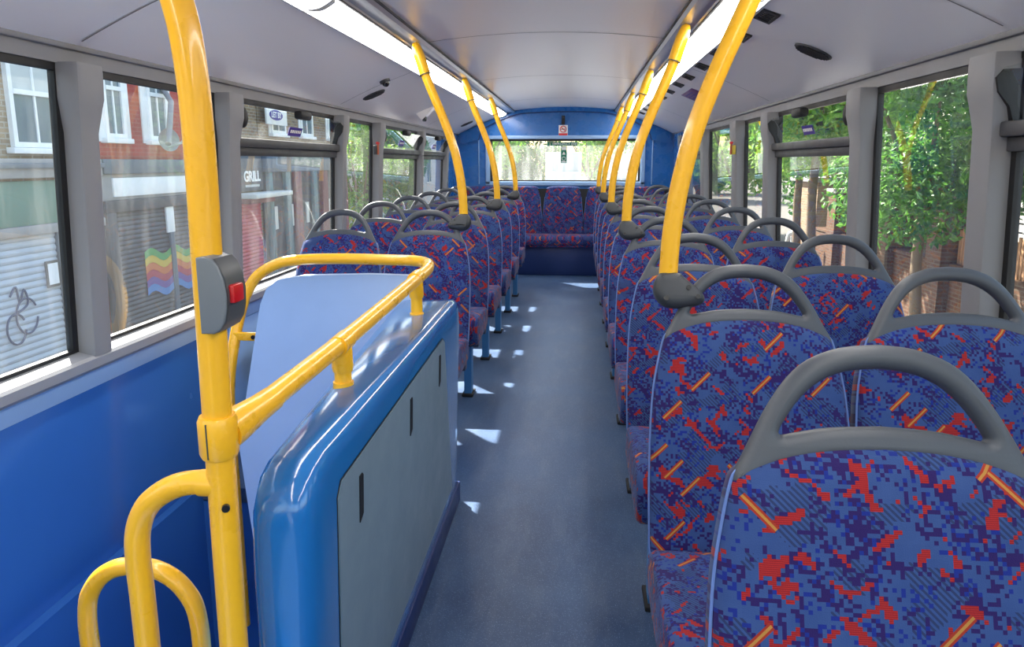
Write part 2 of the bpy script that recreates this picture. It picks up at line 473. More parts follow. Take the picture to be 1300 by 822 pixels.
WN = [0]
def window(side, y0, y1, hopper, sticker=True):
    WN[0] += 1
    s = side; x0 = CX + s * 1.275
    X = lambda d: x0 - s * d
    def bx(mb, d0, d1, a, b, z0, z1, bev=0):
        p, q = sorted((X(d0), X(d1))); return mb.box(p, q, a, b, z0, z1, bev)
    z0, z1 = .703, 1.515
    g = .034
    f = MB()
    ya, yb = y0 - .012, y1 + .012
    for a, b, c, d in ((ya, ya + g, z0, z1), (yb - g, yb, z0, z1), (ya + g, yb - g, z0, z0 + .010), (ya + g, yb - g, z1 - .020, z1)):
        bx(f, -.022, -.002, a, b, c, d)
    root = f.lean(s).build('window_%d' % WN[0], M['black'], smooth=False); struct(root)
    zt = 1.30 if hopper else z1 - .02
    m = MB(); m.quad((X(-.012), ya, z0), (X(-.012), yb, z0), (X(-.012), yb, zt), (X(-.012), ya, zt))
    m.lean(s).build('pane', M['glass'], root, smooth=False)
    if hopper:
        m = MB(); bx(m, -.022, .012, y0, y1, 1.276, 1.312, .004); bx(m, -.022, .03, y0 - .005, y1 + .005, 1.312, 1.350, .006)
        hop = m.lean(s).build('hopper_frame', M['hopgrey'], root)
        # tilted pane: hinged at the bar, leaning into the bus at the top
        m = MB(); q = [(X(.0), y0 + .025, 1.35), (X(.0), y1 - .025, 1.35), (X(.045), y1 - .025, 1.478), (X(.045), y0 + .025, 1.478)]
        m.quad(*q); m.lean(s).build('hopper_pane', M['glassclear'], hop, smooth=False)
        m = MB(); bx(m, -.02, .0, y0, y1, 1.499, 1.517); m.lean(s).build('hopper_slot', M['black'], hop, smooth=False)
        for yy, w in ((y1, -1),):      # far end stay
            m = MB(); pts = [(-.01, 1.352), (.012, 1.35), (.022, 1.385), (.05, 1.42), (.056, 1.455), (.040, 1.474), (-.01, 1.476)]
            a, b = sorted((yy, yy + w * .022)); m.prism([(X(d), z) for d, z in pts], 'y', a, b)
            m.lean(s).build('stay', M['black'], hop, angle=20)
        yc = (y0 + y1) / 2 + .02
        m = MB(); bx(m, .03, .075, yc - .07, yc + .07, 1.455, 1.497, .014); m.lean(s).build('catch', M['black'], hop)
        for yy in ((y0 + .05),):
            m = MB(); m.ball((X(.045), yy - .02, 1.43), .016, .03, .042); m.lean(s).build('hinge_knob', M['black'], hop)
        if sticker:
            m = MB(); p = lambda t: (X(.0 + .045 * t + .003))
            m.quad((p(.2), yc - .1, 1.376), (p(.2), yc + .06, 1.376), (p(.52), yc + .06, 1.417), (p(.52), yc - .1, 1.417))
            stk = m.lean(s).build('sticker', M['purple'], hop, smooth=False)
            m = MB()
            for i in range(6):
                a = yc - .083 + i * .022
                m.quad((p(.32) + -s * .002, a, 1.390), (p(.32) - s * .002, a + .016, 1.390), (p(.42) - s * .002, a + .016, 1.404), (p(.42) - s * .002, a, 1.404))
            m.lean(s).build('sticker_print', M['white'], hop, smooth=False)
    return root
for a, b, h in PANES_L: window(-1, a, b, h)
for a, b, h in PANES_R: window(1, a, b, h)

# emergency hammers on the pillars
for side, y in ((-1, 4.66), (1, 4.80)):
    x = CX + side * 1.197; t = empty('emergency_hammer', (x - side * .012, y + .02, 1.33))
    tag(t, 'small orange emergency hammer on the %s window pillar' % ('left' if side < 0 else 'right'), 'hammer')
    MB().box(-.010, .010, -.016, .016, -.03, .03, .004).build('holder', M['hammeryellow'] if side > 0 else M['hopgrey'], t)
    MB().tube([(-side * .018, 0, -.03), (-side * .018, 0, .045)], .007, 8).build('hammer_grip', M['hammer'], t)
    MB().tube([(-side * .018, -.02, .045), (-side * .018, .02, .045)], .009, 8).build('hammer_head', M['signred'], t)

# front end of the deck (behind the viewer)
f = MB()
f.box(CX - 1.36, CX + 1.36, YF - .08, YF, -.06, .66); f.box(CX - 1.36, CX + 1.36, YF - .08, YF, 1.52, 1.95)
f.box(CX - 1.32, CX - 1.12, YF - .08, YF, .66, 1.52); f.box(CX + 1.12, CX + 1.32, YF - .08, YF, .66, 1.52)
wf = f.build('wall_front', M['pillar'], smooth=False); struct(wf)
MB().quad((CX - 1.12, YF - .04, .66), (CX + 1.12, YF - .04, .66), (CX + 1.12, YF - .04, 1.52), (CX - 1.12, YF - .04, 1.52)).build('windscreen', M['glass'], wf, smooth=False)

# ceiling
def carc(n=14):
    pts = []
    for i in range(n + 1):
        u = -.56 + 1.12 * i / n
        pts.append((CX + u, 1.828 + .036 * (1 - (u / .56) ** 2)))
    return pts
c = MB(); arc = carc()
poly = arc + [(CX + .56, 1.95), (CX - .56, 1.95)]
c.prism(poly, 'y', YF, YB); ceil = c.build('ceiling', M['ceiling'], angle=25); struct(ceil)
for s in (-1, 1):
    # sloping cove
    pts = []
    for i in range(13):
        t = i / 12; u = .765 + (1.24 - .765) * t
        pts.append((CX + s * u, 1.755 - .414 * (u - .765) + .010 * math.sin(PI * t)))
    pts += [(CX + s * 1.33, 1.57), (CX + s * 1.33, 1.95), (CX + s * .765, 1.95)]
    c = MB(); c.prism(pts, 'y', YF, YB); c.build('ceiling_cove', M['ceiling'], ceil, angle=25)
    # aluminium channel between the centre panel and the lights
    prof = [(.56, 1.95), (.56, 1.815), (.572, 1.802), (.588, 1.800), (.592, 1.806), (.636, 1.801), (.640, 1.794), (.652, 1.794), (.655, 1.806), (.765, 1.80), (.765, 1.95)]
    c = MB(); c.prism([(CX + s * u, z) for u, z in prof], 'y', YF, YB); struct(c.build('trim_%d' % (1 if s < 0 else 2), M['rail_metal'], angle=20))
    for k, (u0, u1, z) in enumerate(((.556, .566, 1.818), (.642, .652, 1.793))):
        c = MB(); a, b = sorted((CX + s * u0, CX + s * u1)); c.box(a, b, YF, YB, z - .004, z + .006)
        c.build('channel_seal', M['black'], ceil, smooth=False)
    c = MB(); a, b = sorted((CX + s * .757, CX + s * .767)); c.box(a, b, YF, YB, 1.749, 1.762); c.build('cove_edge', M['lightcap'], ceil, smooth=False)
for y in (1.75, 3.52, 5.2, 7.02):
    c = MB(); c.rings([[(x, y - .004, z - .0015) for x, z in arc], [(x, y + .004, z - .0015) for x, z in arc]], cap=False, closed=False)
    c.build('ceiling_seam', M['seam'], ceil)
for s in (-1, 1):
    for y in (1.9, 4.04, 6.4):
        P = lambda u, yy: (CX + s * u, yy, 1.755 - .414 * (u - .765) + .010 * math.sin(PI * (u - .765) / .45) - .0015)
        us = [.775 + .42 * i / 10 for i in range(11)]
        c = MB(); c.rings([[P(u, y - .003) for u in us], [P(u, y + .003) for u in us]], cap=False, closed=False)
        c.build('cove_seam', M['seam'], ceil)

# strip lights
SEG = [(YF + .02, -.61), (-.598, 2.41), (2.422, 5.43), (5.442, 8.13)]
NM = ['front', 'nearest', 'middle', 'rearmost']
for s in (-1, 1):
    for i, (a, b) in enumerate(SEG):
        t = empty('ceiling_light', (CX + s * .71, (a + b) / 2, 1.78))
        tag(t, '%s white strip light in the %s ceiling channel' % (NM[i], 'left' if s < 0 else 'right'), 'light', 'strip lights along the ceiling')
        hl = (b - a) / 2
        def prof(g=0, z=0):
            out = []
            for q in range(9):
                w = q / 8; u = -.054 + .094 * w
                out.append((s * u, .002 - .026 * w - .012 * math.sin(PI * w) - g))
            return out
        p = prof(); back = [(s * .040, .018), (s * -.054, .018)]
        MB().prism(p + back, 'y', -hl + .014, hl - .014).build('diffuser', M['light'], t, angle=60)
        for e in (-1, 1):
            y0, y1 = sorted((e * (hl - .014), e * hl))
            MB().prism(prof(.002) + back, 'y', y0, y1).build('end_cap', M['lightcap'], t)

# rear bulkhead with its window
WZ0, WZ1, WX0, WX1 = 1.03, 1.51, -1.02, .70
def back_wall():
    b = MB()
    for x0, x1, z0, z1 in ((CX - 1.32, WX0, -.06, 1.95), (WX1, CX + 1.32, -.06, 1.95), (WX0, WX1, -.06, WZ0), (WX0, WX1, WZ1, 1.95)):
        b.box(x0, x1, YB, YB + .1, z0, z1)
    root = b.build('wall_back', M['backblue'], smooth=False); struct(root)
    # raised arch border under the ceiling
    out = [(CX - 1.2, 1.45), (CX - 1.19, 1.565), (CX - .78, 1.745), (CX - .56, 1.832), (CX - .28, 1.858), (CX, 1.866), (CX + .28, 1.858), (CX + .56, 1.832), (CX + .78, 1.745), (CX + 1.19, 1.565), (CX + 1.2, 1.45)]
    inn = [(CX - .98, 1.50), (CX - .94, 1.60), (CX - .80, 1.690), (CX - .54, 1.785), (CX - .28, 1.805), (CX, 1.812), (CX + .28, 1.805), (CX + .54, 1.785), (CX + .80, 1.690), (CX + .94, 1.60), (CX + .98, 1.50)]
    a = MB()
    n = len(out)
    rl = [[(x, YB - .03, z) for x, z in out], [(x, YB - .035, z) for x, z in inn], [(x, YB + .01, z) for x, z in inn]]
    a.rings(rl, cap=False, closed=False); a.build('arch_border', M['backblue'], root, angle=60)
    MB().tube([(v.x, YB - .036, v.y) for v in smooth_path([(x, z, 0) for x, z in inn], 4)], .006, 6).build('arch_groove', M['navy'], root)
    # window surround
    g = .05
    sr = MB()
    for x0, x1, z0, z1 in ((WX0 - g, WX0, WZ0 - .035, WZ1 + .035), (WX1, WX1 + g, WZ0 - .035, WZ1 + .035), (WX0 - g, WX1 + g, WZ1, WZ1 + .04), (WX0 - g, WX1 + g, WZ0 - .045, WZ0)):
        sr.box(x0, x1, YB - .03, YB + .02, z0, z1, .006)
    sr.build('window_surround', M['walllight'], root)
    for x in (WX0 - .13, WX1 + .13):
        MB().box(x - .006, x + .006, YB - .012, YB, 1.0, 1.50, .003).build('panel_rib', M['walllight'], root)
    return root
wb = back_wall()
f = MB(); g = .022
for x0, x1, z0, z1 in ((WX0, WX0 + g, WZ0, WZ1), (WX1 - g, WX1, WZ0, WZ1), (WX0 + g, WX1 - g, WZ0, WZ0 + g * .7), (WX0 + g, WX1 - g, WZ1 - g, WZ1)):
    f.box(x0, x1, YB + .01, YB + .06, z0, z1)
rwn = f.build('window_%d' % (WN[0] + 1), M['black'], smooth=False); struct(rwn)
MB().quad((WX0, YB + .04, WZ0), (WX1, YB + .04, WZ0), (WX1, YB + .04, WZ1), (WX0, YB + .04, WZ1)).build('pane', M['glassrear'], rwn, smooth=False)

FY = lambda x, y, z: frame((x, y, z), (1, 0, 0), (0, 0, 1))     # faces the viewer
# emergency exit sign
t = empty('emergency_exit_sign', (-.17, YB + .03, 1.455))
tag(t, 'green and white EMERGENCY EXIT sign across the top of the rear window', 'sign')
MB().box(-.155, .155, -.004, 0, -.022, .022, .001).build('sign_plate', M['signgreen'], t)
text('sign_lettering', 'EMERGENCY EXIT', .036, M['white'], FY(.012, -.005, 0), t, bold=.0006)
MB().box(-.19, -.165, -.004, 0, -.022, .022, .001).build('arrow_plate', M['signgreen'], t)
t = empty('escape_pictogram_sign', (-.17, YB + .03, 1.335))
tag(t, 'narrow green pictogram sign hanging below the exit sign on the rear window', 'sign')
MB().box(-.034, .034, -.004, 0, -.095, .095, .001).build('sign_plate', M['signgreen'], t)
MB().box(-.028, .028, -.006, -.003, .052, .086, .001).build('white_panel', M['white'], t)
MB().prism([(-.02, .0), (.02, .0), (.0, .035)], 'y', -.006, -.003).build('arrow_mark', M['white'], t)
m = MB(); m.tube([(.02 * math.cos(a), -.005, -.045 + .02 * math.sin(a)) for a in [2 * PI * k / 20 for k in range(20)]], .003, 6, closed=True)
m.build('ring_mark', M['white'], t)
MB().box(-.026, .026, -.006, -.003, -.088, -.074, .001).build('text_band', M['white'], t)
# no smoking sign
t = empty('no_smoking_sign', (-.18, YB - .002, 1.60))
tag(t, 'white no smoking sign with red band on the blue bulkhead above the rear window', 'sign')
MB().box(-.052, .052, -.004, 0, -.06, .065, .001).build('sign_plate', M['white'], t)
m = MB(); m.tube([(.034 * math.cos(a), -.006, .02 + .034 * math.sin(a)) for a in [2 * PI * k / 28 for k in range(28)]], .0045, 6, closed=True)
m.tube([(-.024, -.006, .044), (.024, -.006, -.004)], .004, 6); m.build('prohibition_ring', M['signred'], t)
MB().box(-.026, .022, -.0062, -.003, .016, .024, .001).build('cigarette_mark', M['screw'], t)
MB().box(-.05, .05, -.006, -.003, -.058, -.026, .001).build('red_band', M['signred'], t)
t = empty('window_hammer_bracket', (-.18, YB - .002, 1.72)); tag(t, 'black upright bracket on the bulkhead above the no smoking sign', 'bracket')
MB().box(-.018, .018, -.03, 0, -.05, .05, .006).build('bracket_body', M['black'], t)
MB().box(-.012, .012, -.036, -.028, .02, .042, .003).build('bracket_clip', M['hopgrey'], t)

# ------------------------------------------------------------------ seats
T0, TILT = .43, math.atan(.337)
TOP = .627
def st(s, t, d=0.0):
    """seat-back plane: s across, t up the back, d behind the front face"""
    return (s, math.sin(TILT) * t + math.cos(TILT) * d, T0 + math.cos(TILT) * t - math.sin(TILT) * d)
def mirror_outline(r):
    return r + [(-a, b) for a, b in r[::-1] if abs(a) > 1e-6]
def back_outline():
    r = [(.0, .502), (.06, .499), (.115, .490), (.158, .475), (.178, .463), (.186, .445), (.196, .40), (.206, .34), (.212, .26), (.215, .15), (.215, .03), (.212, -.02), (.195, -.035), (0, -.035)]
    v = smooth_path([(a, b, 0) for a, b in r], 3)
    return mirror_outline([(p.x, p.y) for p in v])
def uvback(co, n):
    t = (co.z - T0) * math.cos(TILT) + co.y * math.sin(TILT)
    return (co.x, t)
def make_backrest(parent):
    ol = back_outline(); cx, ct = 0, .24
    def ring(k, d): return [st(cx + (s) * k, ct + (t - ct) * (1 - (1 - k) * .75), d) for s, t in ol]
    m = MB()
    m.rings([ring(.96, .052), ring(1.0, .042), ring(1.0, .014), ring(.992, .004), ring(.97, -.006), ring(.92, -.014), ring(.8, -.020), ring(.5, -.024), ring(.2, -.025)])
    b = m.build('backrest', M['fabric'], parent, angle=70, uvf=uvback)
    p = MB(); pts = [(s, t) for s, t in ol if t < .49]
    i0 = max(range(len(ol)), key=lambda i: (ol[i][0] > 0) * 1000 - abs(ol[i][1] - .455))
    right = [(s, t) for s, t in ol if s > 0 and -.03 < t < .462]
    run = [(s, t) for s, t in ol if s >= 0 and t > -.03][::-1]
    run = run + [(-s, t) for s, t in run[::-1] if s > 0]
    p.tube([st(s * 1.003, t, .007) for s, t in run], .0023, 6)
    p.build('piping', M['piping'], b)
    sh = MB(); sh.rings([ring(.97, .050), ring(.96, .066), ring(.9, .075)]); sh.build('back_shell', M['shell'], parent, angle=50)
    return b
ARCH = [(.0, .627), (.045, .622), (.085, .606), (.113, .581), (.137, .546), (.155, .512), (.170, .482), (.181, .462), (.183, .452)]
def make_handle(parent):
    o = [(p.x, p.y) for p in smooth_path([(a, b, 0) for a, b in ARCH], 3)]
    low = [(.178, .445), (.15, .458), (.115, .473), (.06, .484), (.0, .487)]
    lo = [(p.x, p.y) for p in smooth_path([(a, b, 0) for a, b in low], 3)]
    outer = mirror_outline(o + lo)
    h1 = [(.0, .5965), (.04, .592), (.073, .578), (.098, .556), (.116, .531), (.124, .517), (.1245, .512), (.119, .510), (.10, .514), (.06, .521), (0, .5245)]
    hole = mirror_outline([(p.x, p.y) for p in smooth_path([(a, b, 0) for a, b in h1], 3)])
    Mx = Matrix.Translation(Vector(st(0, 0, .012))) @ Matrix.Rotation(PI / 2 - TILT, 4, 'X')
    return plate('grab_handle', outer, [hole], .034, .0135, M['handle'], parent, Mx)
def make_cushion(parent, w=.217):
    prof = [(.02, .40), (-.02, .435), (-.10, .446), (-.22, .452), (-.33, .456), (-.385, .448), (-.418, .425), (-.432, .39), (-.428, .345), (-.41, .315), (-.37, .305), (-.2, .315), (.02, .325)]
    pp = smooth_path([(a, b, 0) for a, b in prof], 3, closed=True)
    L = [0]
    for a, b in zip(pp, pp[1:]): L.append(L[-1] + (b - a).length)
    cy, cz = -.2, .385
    rl = []
    for x, k in ((-w, .80), (-w * .985, .92), (-w * .94, .985), (-w * .8, 1), (0, 1.0), (w * .8, 1), (w * .94, .985), (w * .985, .92), (w, .80)):
        rl.append([(x, cy + (p.x - cy) * (1 - (1 - k) * .5), cz + (p.y - cz) * k) for p in pp])
    def uvc(co, n):
        if abs(n.x) > .6: return (co.y + 2.9, co.z)
        return (co.x + 1.3, co.y - co.z)
    c = MB().rings(rl).build('cushion', M['fabric'], parent, angle=70, uvf=uvc)
    return c
def make_seat(kind, side):
    """kind: aisle or window; side -1 left block, +1 right block. The seat faces -Y (the viewer)."""
    root = empty('bus_seat', (0, 0, 0))
    make_backrest(root); make_handle(root); make_cushion(root)
    f = MB(); f.box(-.21, .21, -.34, -.29, .285, .315, .004); f.box(-.21, .21, -.06, -.01, .285, .315, .004)
    f.box(-.19, -.15, -.34, .03, .29, .32, .004); f.box(.15, .19, -.34, .03, .29, .32, .004)
    f.build('seat_frame', M['shell'], root)
    if kind == 'aisle':
        x = -side * .145
        l = MB(); l.rings([[(x - a, y - b, z) for a, b in ((-.02, -.032), (.02, -.032), (.02, .032), (-.02, .032))] for z, y in ((.01, -.275), (.30, -.26))])
        l.box(x - .014, x + .014, -.34, -.04, .262, .292, .004)
        l.build('leg', M['legblue'], root)
        MB().box(x - .03, x + .03, -.325, -.215, 0, .016, .004).build('foot_plate', M['rubber'], root)
    else:
        x = side * .2
        a, b = sorted((x - side * .03, x + side * .012)); MB().box(a, b, -.34, .02, .25, .29, .004).build('wall_bracket', M['shell'], root)
    return root
def add_bracket(root, side):
    """grey pole socket on the aisle shoulder of the handle"""
    o = -side                                     # direction of the aisle
    pts = [(.166 + .020, .602), (.168 - .018, .602), (.140, .594), (.118, .574), (.102, .560), (.094, .546), (.100, .533), (.126, .526), (.160, .522), (.184, .527), (.200, .542), (.207, .562), (.204, .585), (.196, .598)]
    op = [(o * a, b) for a, b in pts]
    sm = [(p.x, p.y) for p in smooth_path([(a, b, 0) for a, b in op], 4, closed=True)]
    Mx = Matrix.Translation(Vector(st(0, 0, .005))) @ Matrix.Rotation(PI / 2 - TILT, 4, 'X')
    br = plate('pole_bracket', sm, [], .058, .020, M['bracket'], root, Mx)
    for a, b in ((.132, .566), (.112, .546), (.182, .541)):
        c = Vector(st(o * a, b, -.0243)); d = Vector((0, -math.cos(TILT), math.sin(TILT)))
        MB().tube([c + d * -.006, c + d * .0022], .0055, 10).build('screw', M['screw'], br)

ROWD = .72
def row_y(side, k): return (1.617 - .72 + .72 * k if side > 0 else 3.391 + .72 * k) - .20
ORD = ['first', 'second', 'third', 'fourth', 'fifth', 'sixth', 'seventh', 'eighth', 'ninth', 'tenth']
XA = {('aisle', 1): .382, ('window', 1): .822, ('aisle', -1): -.722, ('window', -1): -1.162}
for side in (1, -1):
    sd = 'right' if side > 0 else 'left'
    pa = make_seat('aisle', side); pp = make_seat('aisle', side); add_bracket(pp, side); pw = make_seat('window', side)
    used = set()
    rows = 10 if side > 0 else 6
    for k in range(rows):
        pole = (k % 2 == 1) if side > 0 else (k % 2 == 0)
        for kind in ('aisle', 'window'):
            if side > 0 and kind == 'window' and k == 0: continue
            src = pw if kind == 'window' else (pp if pole else pa)
            loc = (XA[(kind, side)], row_y(side, k), 0)
            if src.name in used: o = copy_tree(src, loc)
            else: o = src; o.location = loc; used.add(src.name); KIDS(o); [KIDS(c) for c in KIDS(o)]
            if side > 0 and k == 0: lb = 'big nearest blue and red patterned bus seat with grey hoop handle, foreground right'
            else:
                n = ORD[k if (kind == 'aisle' or side < 0) else k - 1]
                lb = 'blue and red patterned %s-hand %s seat, %s from the front%s' % (sd, kind, n, ', pole at its shoulder' if (kind == 'aisle' and pole) else '')
            tag(o, lb, 'seat', '%s-hand %s seats' % (sd, kind))

# rear bench
t = empty('rear_bench', (CX, 7.745, 0)); tag(t, 'full width blue patterned rear bench with five backrests under the rear window', 'bench')
W = 2.36
prof = [(.40, .40), (.34, .437), (.2, .450), (.07, .452), (.015, .440), (-.018, .41), (-.022, .365), (-.005, .335), (.03, .32), (.40, .32)]
pp = [(p.x, p.y) for p in smooth_path([(a, b, 0) for a, b in prof], 3, closed=True)]
xs = []; 
for i in range(5):
    a = -W / 2 + W / 5 * i; b = a + W / 5
    xs += [(a + .002, .955), (a + .012, .985), (a + .04, 1), ((a + b) / 2, 1.01), (b - .04, 1), (b - .012, .985), (b - .002, .955)]
rl = [[(x, .2 + (y - .2) * (.5 + .5 * k), .385 + (z - .385) * k) for y, z in pp] for x, k in xs]
MB().rings(rl).build('cushion', M['fabric'], t, angle=80, uvf=lambda c, n: (c.x + 2.2, c.y - c.z))
MB().box(-W / 2, W / 2, .03, .40, 0, .325, .01).build('bench_base', M['navy'], t)
MB().box(-W / 2, W / 2, .36, .40, .3, .95).build('back_board', M['rubber'], t, smooth=False)
for i in range(5):
    xc = -W / 2 + W / 5 * (i + .5)
    r = [(0, .575), (.10, .574), (.165, .566), (.195, .54), (.205, .49), (.213, .40), (.223, .30), (.232, .22), (.235, .1), (.235, 0), (0, 0)]
    ol = mirror_outline([(p.x, p.y) for p in smooth_path([(a, b, 0) for a, b in r], 3)])
    tl = math.atan(.13)
    def q(s, u, d): return (xc + s, .30 + math.sin(tl) * u + math.cos(tl) * d, .41 + math.cos(tl) * u - math.sin(tl) * d)
    def ring(k, d): return [q(s * k, .25 + (u - .25) * (1 - (1 - k) * .75), d) for s, u in ol]
    b = MB().rings([ring(.98, .04), ring(1, .03), ring(1, .01), ring(.98, -.004), ring(.93, -.014), ring(.8, -.02), ring(.4, -.024)]).build('backrest', M['fabric'], t, angle=70, uvf=lambda c, n: (c.x + 3.1, c.z))
    MB().tube([q(s, u, .004) for s, u in ol if u > .15], .003, 6).build('piping', M['piping'], b)

# ------------------------------------------------------------------ yellow poles
POLE = [(0, .955), (.001, 1.03), (.006, 1.11), (.020, 1.21), (.048, 1.33), (.095, 1.46), (.143, 1.575), (.178, 1.665)]
SLEEVE = [(.1765, 1.660), (.192, 1.712), (.205, 1.75), (.2165, 1.786), (.222, 1.802)]
def pole(side, x, y, label):
    t = empty('grab_pole', (x, y, 0)); tag(t, label, 'pole', 'yellow poles rising from the %s-hand seats' % ('right' if side > 0 else 'left'))
    yo = .175 - .2 - 0
    pts = smooth_path([(side * a, 0, z) for a, z in POLE], 6)
    MB().tube(pts, .0212, 18).build('tube', M['yellow'], t)
    sp = smooth_path([(side * a, 0, z) for a, z in SLEEVE], 5)
    n = len(sp); rr = [(.0262 if i / n < .45 else .0262 - .014 * ((i / n - .45) / .55) ** 1.2) for i in range(n)]
    MB().tube(sp, rr, 18).build('ceiling_socket', M['yellow'], t)
    d = Vector((side * .030, 0, .1)).normalized(); c = Vector(sp[0])
    MB().tube([c - d * .003, c + d * .001], .0268, 18).build('socket_seam', M['hopgrey'], t)
    return t
for i in range(5):
    pole(1, .209, 1.617 + 1.44 * i, 'yellow curved pole on the right, %s from the front, seat to ceiling' % ORD[i])
for i in range(3):
    pole(-1, -.553, 3.391 + 1.44 * i, 'yellow curved pole on the left beyond the stairs, %s from the front' % ORD[i])

# big stair-head pole with its loop and bell
t = empty('stair_head_pole', (-.53, .95, 0)); tag(t, 'large yellow pole at the stair head carrying a grey bell box with red button', 'pole')
pts = smooth_path([(-.004, 0, 0), (-.002, 0, .4), (0, 0, .8), (.003, 0, 1.1), (.005, 0, 1.256), (.002, 0, 1.373), (-.011, 0, 1.465), (-.05, 0, 1.575), (-.13, 0, 1.69), (-.23, 0, 1.80)], 8)
MB().tube(pts, .0212, 24).build('tube', M['yellow'], t)
MB().tube([(0, 0, .815), (0, 0, .822), (0, 0, .872), (0, 0, .879)], [.0255, .0285, .0285, .0255], 24).build('clamp', M['yellow'], t)
MB().box(-.004, -.002, -.0290, -.02, .82, .874).build('clamp_slot', M['hopgrey'], t, smooth=False)
MB().tube([(.014, -.02, .742), (.0165, -.0255, .742)], .006, 10).build('bolt', M['screw'], t)
lp = smooth_path([(-.004, 0, .770), (-.045, 0, .770), (-.085, 0, .758), (-.122, 0, .730), (-.142, 0, .69), (-.148, 0, .64), (-.147, 0, .56), (-.147, 0, .40)], 7)
MB().tube(lp, .0185, 18).build('loop_handle', M['yellow'], t)
MB().tube([(-.004, 0, .77), (-.034, 0, .77)], .0202, 18).build('loop_collar', M['yellow'], t)
MB().tube([(-.147, 0, .42), (-.147, 0, .39), (-.12, 0, .34), (-.06, 0, .31), (-.003, 0, .305)], .0185, 16).build('loop_return', M['yellow'], t)
# bell push
d2 = [(-.014, -.054), (-.014, .054), (.000, .056), (.010, .052), (.018, .042), (.024, .025), (.027, .004), (.026, -.018), (.022, -.036), (.015, -.048), (.005, -.054)]
bell = plate('bell_box', d2, [], .054, .003, M['bell'], t, frame((.020, -.010, 1.066), (.92, 0, 0), (0, 0, 1)))
rim = [(a, b) for a, b in d2 if a > 0]
r2 = MB(); inner = [(a * .985 + .0002, b * .985) for a, b in rim]
rl = [[(.020 + a * 1.05, y - .0, 1.066 + b * 1.01) for a, b in rim] for y in (-.034, -.030, .016, .020)]
r2.rings(rl, cap=False, closed=False); r2.build('bell_rim', M['belldark'], bell)
MB().box(.042, .055, -.028, .002, 1.055, 1.081, .003).build('push_button', M['red'], bell)

# stair rail
t = empty('stair_handrail', (-.5, .98, 0)); tag(t, 'yellow handrail running round the top of the stair enclosure', 'handrail')
o = Vector((.5, -.98, 0))
pts = [(-.519, 1.00, .851), (-.512, 1.15, .856), (-.503, 1.5, .868), (-.50, 1.9, .882), (-.50, 2.24, .892), (-.505, 2.33, .896), (-.525, 2.405, .899), (-.575, 2.445, .902), (-.66, 2.455, .903), (-.85, 2.455, .905), (-1.02, 2.455, .898), (-1.10, 2.452, .880), (-1.165, 2.445, .84), (-1.205, 2.435, .78), (-1.228, 2.415, .70), (-1.238, 2.375, .60), (-1.243, 2.34, .50), (-1.246, 2.325, .40), (-1.247, 2.32, .22), (-1.247, 2.32, -.02), (-1.247, 2.32, -.5)]
MB().tube([p + o for p in smooth_path(pts, 6)], .0198, 18).build('rail_tube', M['yellow'], t)
MB().tube([Vector(p) + o for p in ((-.527, .962, .846), (-.523, .985, .8485), (-.516, 1.05, .852), (-.512, 1.10, .854))], [.030, .029, .0232, .0215], 18).build('clamp_arm', M['yellow'], t)
for y in (1.43, 2.14):
    z = .865 + (y - 1.43) * .036; x = -.503
    p = MB().tube([(x + .5, y - .98, .765), (x + .5, y - .98, z - .045)], .0185, 16).build('post', M['yellow'], t)
    MB().tube([(x + .5, y - .98, z - .062), (x + .5, y - .98, z - .052), (x + .5, y - .98, z)], [.0215, .0235, .0215], 16).build('tee_sleeve', M['yellow'], p)
    MB().tube([(x + .5, y - .98 - .03, z - .001), (x + .5, y - .98 + .03, z + .001)], .0225, 16).build('tee_collar', M['yellow'], p)
    MB().tube([(x + .5, y - .98, .764), (x + .5, y - .98, .779)], .0225, 16).build('post_flange', M['yellow'], p)
br = MB().box(-1.238 + .5, -1.15 + .5, 2.368 - .98, 2.386 - .98, .612, .642, .003).build('wall_bracket', M['yellow'], t)
MB().tube([(-1.16 + .5, 2.37 - .98, .627), (-1.16 + .5, 2.362 - .98, .627)], .008, 8).build('bolt', M['screw'], br)

# second, lower rail of the stair
t = empty('stair_loop_rail', (-.86, 1.2, 0)); tag(t, 'low yellow looped rail at the foot of the blue side wall, bottom left', 'handrail')
MB().tube(smooth_path([(-.12, 0, -.87), (-.12, 0, -.3), (-.12, 0, .20), (-.118, 0, .35), (-.096, 0, .412), (-.055, 0, .448), (0, 0, .460), (.055, 0, .448), (.096, 0, .412), (.118, 0, .35), (.12, 0, .20), (.12, 0, -.3), (.12, 0, -.87)], 6), .0175, 16).build('rail_tube', M['yellow'], t)
for x in (-.12, .12):
    MB().tube([(x, 0, -.88), (x, 0, -.872)], .034, 16).build('floor_flange', M['yellow'], t)

